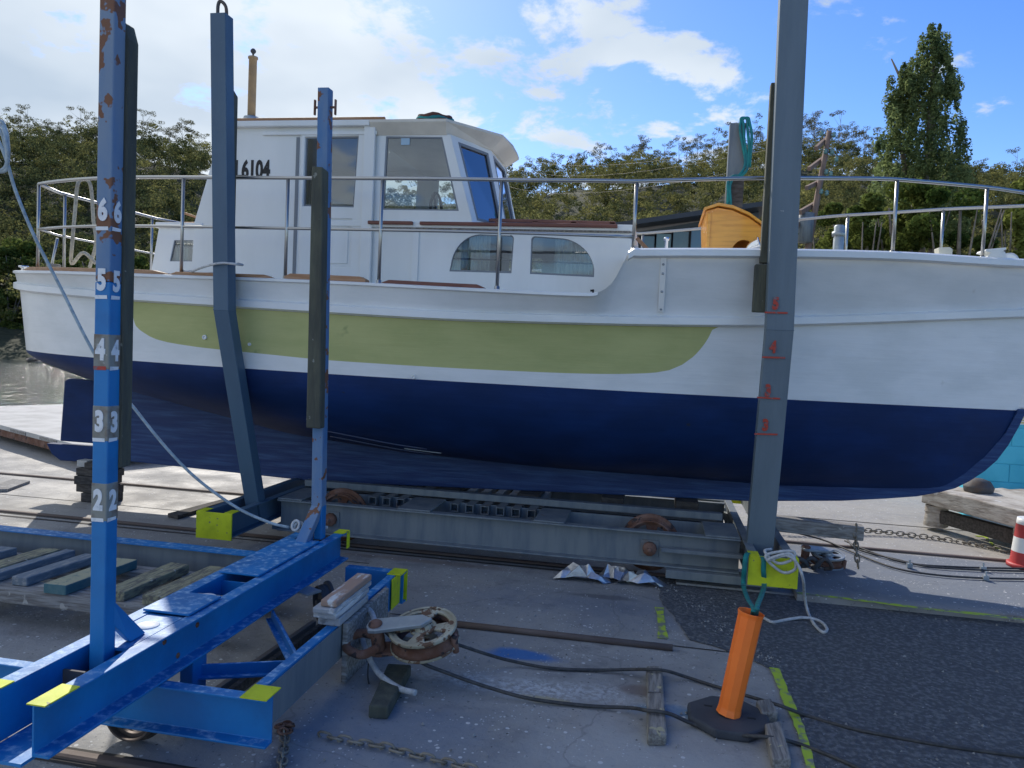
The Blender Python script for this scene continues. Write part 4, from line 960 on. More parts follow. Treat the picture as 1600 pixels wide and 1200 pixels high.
# small sticker in the corner of the glass
q = X5(632, 219); MB().box(q[0]-.035, q[0]+.035, WHY0+.022, WHY0+.025, q[1]-.03, q[1]+.03).build('window_sticker', mat('sticker_blue', (.35, .5, .62), .5), boat)
def strip(x0, y0, x1, y1, wd, th, nm='trim', m_=WHITE2, Y_=WHY0):
    a_ = Vector(atY(x0, y0, Y_)); b_ = Vector(atY(x1, y1, Y_)); a_.y = b_.y = Y_-th/2+.0005
    return MB().prof([(-wd/2, -th/2), (wd/2, -th/2), (wd/2, th/2), (-wd/2, th/2)], a_, b_, side=((b_-a_).normalized().cross(Vector((0, 1, 0)))), up=None).build(nm, m_, boat, bevel=.002)
# door leaf with two sunk panels, proud frame
dl = [X5(468, 450), X5(472, 207), X5(570, 207), X5(563, 450)]
p_a = [X5(488, 418), X5(490, 342), X5(551, 342), X5(548, 418)]
dr_ = MB().plate([dl, inset_loop(dw, 1.01), p_a], lambda a, b, d: (a, WHY0-.012+d, b), .011).build('door', WHITE2, boat, bevel=.003)
MB().plate([inset_loop(p_a, .82, .84)], lambda a, b, d: (a, WHY0-.008+d, b), .007).build('door_panel', WHITE2, dr_, bevel=.003)
MB().box(dl[0][0]-.35, X5(590, 195)[0], WHY0-.02, WHY0-.001, 3.235, 3.262).build('eave_trim', WHITE2, boat, bevel=.003)
MB().box(X5(571, 207)[0], X5(588, 207)[0], WHY0-.03, WHY0-.001, 2.02, 3.30).build('corner_post', WHITE2, boat, bevel=.004)
MB().box(X5(463, 300)[0]-.01, X5(466, 300)[0], WHY0-.006, WHY0-.001, 2.1, 3.22).build('panel_seam', SEAL, boat)
MB().box(X5(645, 360)[0], X5(655, 360)[0], TY0-.012, TY0-.001, 2.05, 2.5).build('trunk_batten', WHITE2, boat, bevel=.002)
# roof and brow
e1 = X5(577, 190)[0]
MB().prof([(WHY0-.05, 0), (WHY1+.05, 0), (WHY1+.05, .045), (YC, .12), (WHY0-.05, .045)], (aftt-.06, 0, 3.295), (e1+.02, 0, 3.295), side=(0, 1, 0), up=(0, 0, 1)).build('wheelhouse_roof', WHITE2, boat, bevel=.006)
MB().bar((aftt-.06, WHY0-.03, 3.352), (X5(604, 186)[0], WHY0-.03, 3.352), .03, .022).build('roof_edging', TEAK, boat, bevel=.005)
mb = MB()
T = [(e1+.021, WHY0-.055), (-1.66, WHY0-.055), (-1.315, 6.13), (-1.30, 6.3), (-1.30, 2*YC-6.3), (-1.315, 2*YC-6.13), (-1.66, WHY1+.055), (e1+.021, WHY1+.055)]
In = [(e1+.021, WHY0+.012), (-1.672, WHY0+.012), (-1.412, 6.215), (-1.408, 6.3), (-1.408, 2*YC-6.3), (-1.412, 2*YC-6.215), (-1.672, WHY1-.012), (e1+.021, WHY1-.012)]
vt = [(a, b, 3.338) for a, b in T]; vl = [(a, b, 3.318) for a, b in T]; vi = [(a, b, 3.235) for a, b in In]
mb.add([*vt, (e1+.021, YC, 3.41), (-1.66, YC, 3.40), (-1.30, YC, 3.352)], [(0, 1, 9, 8), (1, 2, 3, 10, 9), (3, 4, 10), (4, 5, 6, 9, 10), (6, 7, 8, 9)])
mb.add(vt+vl, [(i, i+1, 8+i+1, 8+i) for i in range(7)]); mb.add(vl+vi, [(i, i+1, 8+i+1, 8+i) for i in range(7)])
mb.add([(a, b, 3.236) for a, b in In], [(0, 1, 6, 7), (1, 2, 5, 6), (2, 3, 4, 5)])
mb.build('brow_roof', CREAM, boat)
# inside of the wheelhouse
mb = MB(); mb.box(aftt+.06, -1.5, WHY0+.06, WHY1-.06, 2.0, 2.02); mb.box(-1.95, -1.42, WHY0+.08, WHY1-.08, 2.02, 2.5); mb.box(-1.8, -1.45, 6.0, 6.5, 2.5, 2.66)
mb.build('helm_console', INTER, boat, bevel=.01)
mb = MB(); c = Vector((-1.88, 6.25, 2.72))
mb.tube([c+Vector((0, .17*math.cos(a), .17*math.sin(a))) for a in [2*math.pi*k/20 for k in range(21)]], .012, 6)
for k in range(3): mb.tube([c, c+Vector((0, .17*math.cos(2.1*k), .17*math.sin(2.1*k)))], .009, 6)
mb.build('steering_wheel', BLACK, boat)
mb = MB(); mb.box(-2.75, -2.3, 6.6, 7.1, 2.02, 2.46); mb.box(-2.78, -2.68, 6.6, 7.1, 2.46, 2.95)
mb.build('helm_seat', mat('seat_vinyl', (.3, .3, .29), .5), boat, bevel=.03)
MB().lathe([(.03, 0), (.03, .11), (.012, .13), (.012, .16), (0, .16)], (X5(688, 325)[0], 5.9, 2.5), n=14).build('bottle', mat('teal_plastic', (.03, .28, .28), .3), boat)
# registration on the side
tq = atY(422, 266, WHY0)
text('registration_number', 'L6104', .200, (tq.x, WHY0-.0015, tq.z-.004), ROT_FRONT, BLACK, boat, sx=.62, bold=.008, align='RIGHT')
# flue with cap, and its collar
pf = atY(393, 178, 6.2); pt = atY(393, 92, 6.2)
fl = MB().lathe([(.034, 0), (.034, pt.z-3.36), (.042, pt.z-3.36), (.042, pt.z-3.345), (.0, pt.z-3.33)], (pf.x, 6.2, 3.36), n=20).build('flue', PIPE, boat)
MB().lathe([(.066, 0), (.066, .15), (.062, .16), (.05, .165)], (pf.x, 6.2, 3.36), n=20).build('flue_collar', GALV, fl)
MB().lathe([(.008, 0), (.008, .02), (.022, .035), (.024, .05), (.012, .065), (0, .068)], (pf.x, 6.2, pt.z+.02), n=14).build('flue_finial', DSTEEL, fl)

# --- aft cabin
ax0, ax1 = X5(247, 352)[0], X5(300, 352)[0]; axb = X5(231, 430)[0]
aw = [X5(264, 408), X5(271, 375), X5(326, 375), X5(325, 408)]
ac = MB()
for Y_, d_ in ((WHY0+.01, 1), (WHY1-.01, -1)): ac.plate([[(axb, 2.0), (ax0, 2.49), (-3.62, 2.49), (-3.62, 2.0)], aw], lambda a, b, d: (a, Y_+d*d_, b), .02)
ac.add([(axb, WHY0+.03, 2.0), (axb, WHY1-.03, 2.0), (ax0, WHY1-.03, 2.49), (ax0, WHY0+.03, 2.49)], [(0, 1, 2, 3)])
ac.build('aft_cabin', WHITE2, boat, bevel=.003)
MB().box(ax0-.02, -3.7, WHY0-.01, WHY1+.01, 2.488, 2.535).build('aft_cabin_roof', WHITE2, boat, bevel=.006)
wf = MB().plate([aw, inset_loop(aw, .96, .93)], lambda a, b, d: (a, WHY0+.014+d, b), .014).build('aft_window', SEAL, boat)
MB().plate([inset_loop(aw, .965, .94)], lambda a, b, d: (a, WHY0+.02+d, b), .004).build('glass', GLASS, wf)
curtain(aw[0][0]-.02, aw[0][0]+.13, 2.17, 2.40, WHY0+.07, wf); MB().tube([(aw[0][0], WHY0+.04, 2.345), (aw[2][0], WHY0+.04, 2.345)], .006, 6).build('curtain_wire', BLACK, wf)
MB().box(ax0, -3.66, WHY0+.2, WHY1-.2, 2.02, 2.04).build('aft_sole', INTER, boat)
hb = MB()
for k in range(3): hb.bar((X5(262, 345)[0], 5.95+k*.12, 2.56+.012*k), (X5(300, 345)[0], 5.97+k*.12, 2.56+.012*k), .1, .02)
hb.bar((X5(256, 335)[0], 6.0, 2.66), (X5(290, 345)[0], 6.02, 2.60), .03, .02)
hb.build('hatch_board', TEAK, boat, bevel=.003)

# --- yellow companion box, vent cowl, bitts, windlass on the foredeck
Yh = 6.1
hx = [X5(1104, 384, Yh), X5(1104, 327, Yh), X5(1122, 322, Yh), X5(1145, 326, Yh), X5(1170, 337, Yh), X5(1188, 350, Yh), X5(1204, 365, Yh), X5(1206, 386, Yh)]
z0 = 2.40; hxx = [(hx[0][0]+.01, z0)]+[(a, b-.012) for a, b in hx[1:-1]]+[(hx[-1][0], z0)]
ar = X5(1162, 386, Yh); arch = [(ar[0]+.09*math.cos(R(a)), z0+.02+.11*math.sin(R(a))) for a in range(0, 181, 15)]; arch = [(arch[0][0], z0-.001)]+arch[1:-1]+[(arch[-1][0], z0-.001)]
out_ = [(hx[0][0]+.012, z0)]+[(a, b-.012) for a, b in hx[1:-1]]+[(hx[-1][0], z0)]+[(a, b) for a, b in arch if b > z0-.0005]
bx = MB().plate([out_], lambda a, b, d: (a, Yh+d, b), .025); bx.plate([hxx], lambda a, b, d: (a, Yh+.75+d, b), .025)
bx.add([(hxx[0][0], Yh+.02, z0), (hxx[0][0], Yh+.76, z0), (hxx[1][0], Yh+.76, hxx[1][1]), (hxx[1][0], Yh+.02, hxx[1][1])], [(0, 1, 2, 3)])
bx.add([(hxx[-1][0]-.004, Yh+.02, z0), (hxx[-1][0]-.004, Yh+.76, z0), (hxx[-1][0]-.004, Yh+.76, hxx[-2][1]), (hxx[-1][0]-.004, Yh+.02, hxx[-2][1])], [(0, 1, 2, 3)])
comp = bx.build('companion_box', VARN, boat, bevel=.003)
rf_ = [(a, b) for a, b in hx[1:-1]]; rf_ = [(rf_[0][0]-.02, rf_[0][1]-.012)]+rf_[1:]
MB().plate([rf_+[(a, b+.02) for a, b in rf_[::-1]]], lambda a, b, d: (a, Yh-.03+d, b), .83).build('roof', VARN, comp)
MB().box(hxx[0][0]-.014, hxx[0][0]+.01, Yh-.012, Yh+.03, z0, hxx[1][1]-.02).build('corner_strip', VARN, comp, bevel=.003)
MB().box(hxx[0][0]+.03, hxx[-1][0]-.03, Yh+.2, Yh+.7, z0, z0+.02).build('floor', DARK, comp)
vc = atY(1172, 380, 5.98); zb = shz(vc.x)-.0
co = MB(); P = smooth_path([(vc.x, 5.98, zb-.02), (vc.x, 5.98, zb+.05), (vc.x+.02, 5.98, zb+.09), (vc.x+.07, 5.97, zb+.11)], 5)
co.tube(P, .03, 16, rs=[.035+.03*(i/(len(P)-1))**2 for i in range(len(P))], cap=False)
co.lathe([(.066, -.005), (.072, 0), (.066, .006)], P[-1], (P[-1]-P[-2]), 18, cap=False); co.lathe([(.06, -.012), (0, -.014)], P[-1], (P[-1]-P[-2]), 16)
co.build('vent_cowl', CHROME, boat)
p = atY(1041, 385, 5.75); MB().lathe([(.012, -.12), (.012, -.02), (.022, -.015), (.022, 0), (.012, .006), (0, .008)], (p.x, 5.75, p.z+.06), n=14).build('deck_filler', CHROME, boat)
p = atY(1476, 384, 6.05); MB().prof([(-.04, 0), (.04, 0), (.04, .09), (.02, .105), (-.055, .10), (-.05, .07)], (p.x, 6.0, shz(p.x)-.02), (p.x, 6.1, shz(p.x)-.02), side=(1, 0, 0), up=(0, 0, 1)).build('fender_box', mat('cream_plastic', (.62, .60, .50), .5), boat, bevel=.006)
wl_ = MB(); p = atY(1548, 396, 6.2); zz = shz(p.x)+.0
wl_.lathe([(.05, -.07), (.055, -.05), (.03, -.03), (.03, .03), (.055, .05), (.05, .07)], (p.x+.03, 6.2, zz+.035), (0, 1, 0), 16)
wl_.prof([(-.11, .0), (.09, 0), (.08, .03), (.05, .035), (.04, .07), (.07, .085), (.07, .1), (-.06, .085), (-.07, .07), (-.03, .06), (-.05, .03), (-.11, .015)], (p.x, 6.12, zz), (p.x, 6.28, zz), side=(1, 0, 0), up=(0, 0, 1))
wl_.build('anchor_windlass', WHITE2, boat, bevel=.003)
p = atY(1594, 404, 6.2); MB().lathe([(.05, -.04), (.07, -.035), (.03, -.01), (.03, .01), (.07, .035), (.05, .04)], (p.x+.03, YC-.02, shz(p.x)+.03), (0, 1, 0), 16).build('bow_roller', WHITE2, boat)
c = atY(84, 400, 5.95); MB().lathe([(.05, 0), (.052, .12), (.058, .125), (.058, .14), (.05, .145)], (c.x, 5.95, 2.04), n=18).build('stern_bitt', WOODG, boat)
MB().lathe([(.02, 0), (.02, .05), (.04, .055), (.04, .07)], (atY(44, 424, 5.85).x, 5.8, 2.08), n=12).build('stern_cleat', CHROME, boat)
MB().tube([(X5(75, 412, 6.0)[0], 6.0, 2.0), (X5(90, 350, 6.0)[0], 6.0, 2.42)], .012, 8).build('flag_socket', INOX, boat)

# --- stainless rails
def rail_y(X, side=-1): return YC+side*max(half(min(max(uof(X, 1), 0), 1), 1)-.045, .0)
RZ = [(-5.3, 2.79), (-1, 2.785), (-.2, 2.80), (.6, 2.86), (1.5, 2.92), (2.3, 2.93), (3.0, 2.91)]
rz = lambda X: interp(RZ, X)
cornX = -5.02
for side in (-1, 1):
    xs = [cornX+(3.02-cornX)*i/60 for i in range(61)]
    MB().tube([(x, rail_y(x, side), rz(x)) for x in xs], .0135, 10).build('top_rail', INOX, boat)
    xs = [cornX+(-.2-cornX)*i/30 for i in range(31)]
    MB().tube([(x, rail_y(x, side), 2.425) for x in xs], .011, 8).build('lower_rail', INOX, boat)
    sx = [cornX]+[atY(a, 350, 5.3).x for a in (296, 457, 602, 784, 991)]+[atY(1410, 340, 5.62).x, atY(1566, 350, 5.78).x, 2.95]
    if side == 1: sx = [cornX, -4.2]+sx[1:]
    for k, x in enumerate(sx):
        y = rail_y(x, side); so_ = MB().tube([(x, y, shz(x)-.02), (x, y, rz(x))], .0125, 10).build('stanchion', INOX, boat)
        if x > -4.9: MB().lathe([(.03, 0), (.03, .006), (.018, .012), (.018, .03), (.013, .032)], (x, y, shz(x)-.002), n=16).build('stanchion_base', INOX, so_)
ys = [rail_y(cornX, -1), rail_y(cornX, 1)]
for z_, r_ in ((2.79, .0135), (2.425, .0085)): MB().tube([(cornX, ys[0], z_), (cornX-.12, ys[0]+.35, z_), (cornX-.12, ys[1]-.35, z_), (cornX, ys[1], z_)], r_, 10).build('stern_rail', INOX, boat)
for y in (ys[0]+.42, ys[1]-.42): MB().tube([(cornX-.12, y, 2.1), (cornX-.12, y, 2.79)], .012, 10).build('stanchion', INOX, boat)
MB().tube([(3.02, rail_y(3.02, -1), 2.91), (3.12, YC, 2.91), (3.02, rail_y(3.02, 1), 2.91)], .0135, 10).build('bow_rail', INOX, boat)

# --- loose things lying on the boat
c = Vector((-1.86, 6.05, 3.385)); mb = MB()
for k in range(3): 
    P = [c+Vector((.16*math.cos(a)*(1-.1*k), .12*math.sin(a), .018+.02*k+.008*math.sin(5*a+k))) for a in [2*math.pi*j/22 for j in range(23)]]
    mb.tube(P, .017, 7, mi=k % 2)
tag(mb.build('rope_coil', [mat('brown_rope', (.10, .04, .03), .9), TEAL]), 'brown and teal rope coil lying on the wheelhouse roof', 'rope')
def rope(pts, r_, m_, name, label, n=6, sides=8):
    return tag(MB().tube(smooth_path(pts, n), r_, sides).build(name, m_), label, 'rope')
yr = rail_y(-4.7)
rope([atY(150, 412, 5.55), atY(130, 395, 5.5), atY(112, 412, 5.6), atY(113, 380, 5.5), atY(118, 320, 5.48), atY(121, 290, 5.46), atY(127, 281, 5.47), atY(138, 283, 5.5), atY(143, 300, 5.53), atY(146, 345, 5.56), atY(150, 380, 5.58), atY(140, 418, 5.6)], .014, ROPEC, 'hanging_rope', 'cream rope looped over the stern rail beside the numbered blue post')
mb = MB()
for k in range(4):
    c = Vector((atY(92, 418, 5.75).x, 5.8, 2.075+.018*k)); mb.tube([c+Vector(((.2-.03*k)*math.cos(a), (.15-.02*k)*math.sin(a), 0)) for a in [2*math.pi*j/20 for j in range(21)]], .011, 6)
tag(mb.build('rope_coil', ROPEC), 'cream rope coil on the stern deck beside the round bitt', 'rope')

# ------------------------------------------------------------------ grey slip cradle under the boat
cr = thing('slip_cradle', 'grey steel slipway cradle with cranked posts and yellow beam ends under the boat', 'cradle', (-1.1, 6.45, 0))
CB0, CB1 = .19, .365
mb = MB(); mb.chan((-2.86, 5.60, .12), (.645, 5.60, .12), .075, .245, (0, -1, 0), .01)
mb.build('side_girder', STEEL, cr, bevel=.003)
MB().chan((-2.86, 7.30, .12), (.645, 7.30, .12), .075, .245, (0, 1, 0), .01).build('side_girder', STEEL, cr, bevel=.003)
MB().chan((-2.86, 5.98, .12), (.645, 5.98, .12), .06, .245, (0, 1, 0), .01).build('inner_girder', STEEL, cr, bevel=.003)
MB().chan((-2.86, 6.90, .12), (.645, 6.90, .12), .06, .245, (0, -1, 0), .01).build('inner_girder', STEEL, cr, bevel=.003)
for x0, x1 in [(-2.86, -2.66), (-1.88, -1.62), (-.83, -.60), (.40, .64)]:
    MB().box(x0, x1, 5.53, 5.985, .367, .379).build('top_plate', STEEL, cr, bevel=.003)
    MB().box(x0, x1, 6.9, 7.36, .367, .379).build('top_plate', STEEL, cr, bevel=.003)
MB().box(-2.84, .62, 5.99, 6.03, .24, .365).build('back_plate', DSTEEL, cr)
MB().box(-2.9, .56, 6.08, 6.15, .372, .425).build('top_beam', STEEL, cr, bevel=.003)
def sq_tube(p0, p1, s_, t=.006):
    mb = MB(); o = s_/2; i = o-t; d = Vector(p1)-Vector(p0)
    for (a, b, c_, e) in [(-o, -o, o, -i), (-o, i, o, o), (-o, -i, -i, i), (i, -i, o, i)]:
        mb.prof([(a, b), (c_, b), (c_, e), (a, e)], p0, p1)
    return mb
STEELP = mat('blue_grey_post_steel', (.13, .175, .215), .5, c2=(.10, .14, .175), scale=3, stretch=(2.5, 2.5, .3), spot=(.3, .32, .33), spot_scale=22, spot_th=.75, bump=.001, bscale=30)
RUSTG = mat('grey_rusted_tube', (.17, .19, .20), .7, c2=(.2, .13, .09), scale=9, amt=(.5, .8), bump=.002)
for x in [-2.22, -2.10, -1.98]+[-1.53+.125*k for k in range(6)]:
    sq_tube((x, 5.90, .335), (x, 7.0, .335), .066).build('tube_bearer', RUSTG, cr)
def flanged_wheel(c, r_, wd, parent, m_=RUST, axis=(0, 1, 0), holes=4, name='wheel'):
    """rail wheel: tread, inner flange, web with lightening holes, hub"""
    c = Vector(c); a, s_, u = frame(axis)
    mb = disc(MB(), lambda p, q, d: c+s_*p+u*q+a*(d-wd*.12), r_*.97, 48, [(2*math.pi*k/holes+.2, 2*math.pi*k/holes+.2+math.pi/holes*1.3, r_*.36, r_*.74) for k in range(holes)], wd*.24)
    mb.lathe([(r_*.86, -wd*.5), (r_*.93, -wd*.5), (r_*.95, wd*.2), (r_*1.12, wd*.28), (r_*1.13, wd*.5), (r_*.86, wd*.5), (r_*.86, -wd*.5)], c, a, 40, cap=False)
    mb.lathe([(0, -wd*.62), (r_*.2, -wd*.6), (r_*.22, 0), (r_*.2, wd*.6), (0, wd*.62)], c, a, 20)
    return mb.build(name, m_, parent, bevel=.002)
for x in (-2.43, .02):
    for y, ax in ((5.78, (0, 1, 0)), (7.1, (0, -1, 0))): flanged_wheel((x, y, .222), .192, .08, cr, axis=ax)
    p = (x, 5.589, .235)
    bl = MB().box(x-.065, x+.065, 5.577, 5.589, .175, .295).build('axle_plate', RUSTG, cr, bevel=.003)
    MB().lathe([(.052, 0), (.05, .035), (.03, .045), (0, .05)], (x, 5.576, .235), (0, -1, 0), 10).lathe([(.018, .04), (.016, .062), (0, .065)], (x, 5.576, .235), (0, -1, 0), 6).build('axle_cap', RUST, bl, bevel=.003)
    MB().box(x-.095, x+.095, 5.53, 5.597, .372, .384).build('wear_pad', RUSTG, cr) if x < -3 else None
def grey_beam(x0, x1, y0, y1, end_near=True):
    for xa, sd_ in ((x0, -1), (x1, 1)):
        MB().chan((xa+.06*(-sd_), y0, CB0), (xa+.06*(-sd_), y1, CB0), .06, CB1-CB0, (sd_, 0, 0), .009).build('cross_beam', SLATE if x0 < -2 else STEEL, cr, bevel=.003)
    MB().box(x0-.004, x1+.004, y0-.012, y0-.0005, CB0-.015, CB1+.002).box(x0-.004, x0+.062, y0, y0+.1, CB1+.001, CB1+.006).box(x1-.062, x1+.004, y0, y0+.1, CB1+.001, CB1+.006).build('yellow_end_plate', LIME, cr, bevel=.002)
    MB().box(x0-.004, x1+.004, y1+.001, y1+.012, CB0-.015, CB1+.002).build('yellow_end_plate', LIME, cr, bevel=.002)
grey_beam(-3.175, -2.905, 4.95, 8.0); grey_beam(.655, .955, 5.12, 7.9)
MB().box(.1, .66, 5.50, 5.56, .235, .262).build('gusset', STEEL, cr, bevel=.003); MB().box(.14, .9, 5.47, 5.6, .06, .118).build('skid_beam', STEEL, cr, bevel=.004)
MB().box(-2.95, -2.5, 5.62, 5.9, .10, .13).build('gusset', SLATE, cr, bevel=.003)
def cranked(xw, wd, y_top, y_foot, zk, zt, zf, dep, m_, hook=False, xk=None, xf=None):
    """box-section post: foot, kink, top; near face at y"""
    x0 = xf if xf is not None else xw; x1 = xk if xk is not None else xw
    pts = [(x0, y_foot, zf), (x1, y_top, zk), (xw, y_top, zt)]; vs = []
    for (x, y, z) in pts:
        for dx, dy in ((0, 0), (wd, 0), (wd, dep), (0, dep)): vs.append((x+dx, y+dy, z))
    mb = MB().add(vs, [(4*i+j, 4*i+(j+1) % 4, 4*i+4+(j+1) % 4, 4*i+4+j) for i in range(2) for j in range(4)]+[(0, 1, 2, 3), (8, 9, 10, 11)])
    # weld seam collar at the kink
    mb.box(x1-.002, x1+wd+.002, y_top-.002, y_top+dep+.002, zk-.004, zk+.004)
    return mb.build('post', m_, cr, bevel=.004)
# aft near post
q = atY(328, 20, 5.0); pst = cranked(q.x, .118, 5.0, 5.42, 1.81, q.z, .21, .105, SLATE, xk=atY(333, 483, 5.0).x, xf=atY(388, 775, 5.42).x)
zt2 = q.z; MB().tube(smooth_path([(q.x+.03, 5.05, zt2-.02), (q.x+.03, 5.05, zt2+.07), (q.x+.05, 5.05, zt2+.10), (q.x+.09, 5.05, zt2+.06), (q.x+.10, 5.05, zt2-.02)], 5), .012, 8).build('lifting_eye', DSTEEL, pst)
zf = atY(370, 135, 5.12).z
MB().prof([(.03, 1.86), (.12, 1.86), (.12, zf-.06), (.10, zf), (.03, zf-.02)], (0, 5.106, 0), (0, 5.185, 0), side=(1, 0, 0), up=(0, 0, 1)) if False else None
xx = q.x; MB().add([(xx+.035, 5.107, 1.84), (xx+.14, 5.107, 1.84), (xx+.14, 5.175, 1.84), (xx+.035, 5.175, 1.84), (xx+.035, 5.107, zf), (xx+.13, 5.107, zf-.02), (xx+.13, 5.175, zf-.06), (xx+.035, 5.175, zf)],
                   [(0, 1, 2, 3), (4, 5, 6, 7), (0, 1, 5, 4), (1, 2, 6, 5), (2, 3, 7, 6), (3, 0, 4, 7)]).build('timber_facing', DARKW, cr, bevel=.006)
# forward near post
q = atY(1218, 0, 5.3); zt4 = atY(1218, -60, 5.3).z
pst = cranked(q.x, .175, 5.3, 5.47, atY(1230, 516, 5.3).z, zt4, .2, .10, STEELP, xk=atY(1197, 516, 5.3).x, xf=atY(1166, 860, 5.47).x)
for (y, ch_) in ((475, '5'), (543, '4'), (611, '3'), (665, '3')):
    Yd = 5.3 if y < 510 else 5.3+.17*(y-516)/346; xp = {475: 1212, 543: 1208, 611: 1200, 665: 1196}[y]; p = atY(xp, y, Yd-.012)
    rot = ROT_FRONT if y < 510 else Euler((R(90)-math.atan2(.17, 1.6)*1, 0, 0))
    text('painted_number', ch_, .105, p, ROT_FRONT if y < 510 else Euler((R(90)+math.atan(.105), 0, 0)), REDP, pst, sx=.75, bold=.006)
    a_ = atY(xp-17, y+{475: 13, 543: 15, 611: 10, 665: 13}[y], Yd-.010); b_ = atY(xp+19, y+{475: 14, 543: 16, 611: 12, 665: 14}[y], Yd-.010)
    MB().bar(a_+Vector((0, .004, 0)), b_+Vector((0, .004, 0)), .004, .011).build('painted_line', REDP, pst)
zf = atY(1208, 130, 5.42).z; zl_ = atY(1190, 488, 5.42).z; xl = atY(1205, 300, 5.42).x
for (za, zb_, dx, ww) in ((zl_+.33, zf, -.03, .08), (zl_, zl_+.32, -.06, .09)):
    MB().box(xl-.015+dx, xl+ww+dx, 5.402, 5.47, za, zb_).build('timber_facing', DARKW, cr, bevel=.006)
# far posts (their heads show above the far gunwale)
Yf = 7.55
a_, b_ = atY(1141, 192, Yf), atY(1166, 192, Yf); zt_f = a_.z
fp = MB().box(a_.x, b_.x, Yf, Yf+.11, .36, zt_f).build('post', STEEL, cr, bevel=.004)
MB().box(a_.x-.005, b_.x+.005, Yf-.07, Yf-.001, 1.6, atY(1150, 283, Yf).z).build('timber_facing', BLACKW, cr, bevel=.006)
MB().box(-3.1, -2.98, Yf+.2, Yf+.31, .36, 2.1).build('post', SLATE, cr, bevel=.004)
# teal webbing sling hung over the far post
wb = []
for (x, y, dy) in [(1136, 322, -.085), (1137, 290, -.085), (1144, 276, -.075), (1156, 274, -.075), (1163, 255, -.03), (1157, 205, -.015), (1156, 190, .02), (1161, 185, .04), (1167, 190, .03), (1169, 215, -.02), (1168, 262, -.03)]: wb.append(atY(x, y, Yf+dy))
P = smooth_path(wb, 5); mb = MB()
for off in (0, .035): mb.tube([p+Vector((off*.7+.006*math.sin(i*.7+off*40), -.02, 0)) for i, p in enumerate(P)], .013, 8)
tag(mb.build('webbing_sling', TEAL), 'teal webbing sling draped over the far post head behind the yellow box', 'sling')
# draw bar with the chain on its end
b1 = atZ(1208, 806, .32); MB().prof([(-.07, -.05), (.07, -.05), (.07, .06), (-.07, .06)], (.96, 6.45, .31), (1.66, 6.40, .30), up=(0, 0, 1)).build('drawbar', WOODX, cr, bevel=.008)
def chain(pts, ln, r_, m_, name, label, sag=0, w_=.62):
    P = smooth_path(pts, 10); L_ = [0]
    for a, b in zip(P, P[1:]): L_.append(L_[-1]+(b-a).length)
    mb = MB(); s = 0; k = 0
    while s < L_[-1]-ln:
        def at_(s_):
            for i in range(len(L_)-1):
                if s_ <= L_[i+1]: return P[i]+(P[i+1]-P[i])*((s_-L_[i])/max(L_[i+1]-L_[i], 1e-6))
            return P[-1]
        a_, b_ = at_(s), at_(s+ln); d, sd_, u = frame(b_-a_); c = (a_+b_)/2
        ang = R(20 if k % 2 else 82)+random.uniform(-.2, .2); v = sd_*math.cos(ang)+u*math.sin(ang); h = (b_-a_).length/2+r_*1.3
        ring = [c+d*(h*math.copysign(min(abs(math.cos(t))**.6, 1), math.cos(t)))+v*(h*w_*math.sin(t)) for t in [2*math.pi*j/12 for j in range(13)]]
        mb.tube(ring, r_, 5, cap=False); s += ln*.92; k += 1
    return tag(mb.build(name, m_), label, 'chain')
chain([atZ(1210, 812, .12), atZ(1260, 822, .08), atZ(1330, 827, .05), atZ(1400, 833, .03), atZ(1470, 842, .02), atZ(1530, 852, .02), atZ(1575, 862, .02)], .055, .006, mat('dull_chain', (.17, .15, .12), .7, .3, c2=(.3, .27, .22), scale=12), 'chain', 'dull chain stretched along the slab from the cradle drawbar to the landing')
chain([(1.60, 6.36, .37), (1.60, 6.33, .22), (1.62, 6.30, .05)], .05, .007, CHAIN, 'chain', 'short chain hanging from the end of the wooden drawbar')

# keel blocks under the stern
c0 = atZ(122, 790, 0); zs = [0, .085, .165, .245, .315, .375]; dx_ = [(-.10, .12, 0), (-.16, .13, .02), (-.17, .10, -.03), (-.16, .13, .01), (-.07, .12, .0)]
labb = ['lowest tarred block of the stack under the stern', 'second block from the ground in the stack under the stern', 'middle block of the dark stack under the stern', 'fourth block up in the dark stack under the stern', 'topmost dark block of the stack, under the keel heel']
for k in range(5):
    a, b, r_ = dx_[k]; tag(MB().prof([(-.1, zs[k]+.001), (.1, zs[k]+.001), (.1, zs[k+1]-.002), (-.1, zs[k+1]-.002)], (c0.x+a, c0.y+.25+r_, 0), (c0.x+b+.08, c0.y+.25-r_, 0), up=(0, 0, 1)).build('keel_block', BLACKW, bevel=.006), labb[k], 'timber block')
p = atZ(108, 722, .38); tag(MB().box(c0.x-.19, c0.x-.08, c0.y+.2, c0.y+.34, .318, .38).build('timber_wedge', PALE, bevel=.004), 'small pale wedge on top of the dark block stack', 'wedge')
MB()
# chocks between tubes and keel
for x in (-2.4, -1.7, -1.0, -.3, .3):
    zk = interp([(-3, .345), (-.6, .43), (.8, .475)], x)
    tag(MB().box(x-.09, x+.09, 6.3, 6.7, .368, zk-.002).build('keel_chock', BLACKW, bevel=.004), {-2.4: 'aftmost', -1.7: 'second from aft', -1.0: 'middle', -.3: 'second from forward', .3: 'foremost'}[x]+' dark timber chock between the keel and the grey cradle', 'timber chock') if zk-.37 > .02 else None
MB()

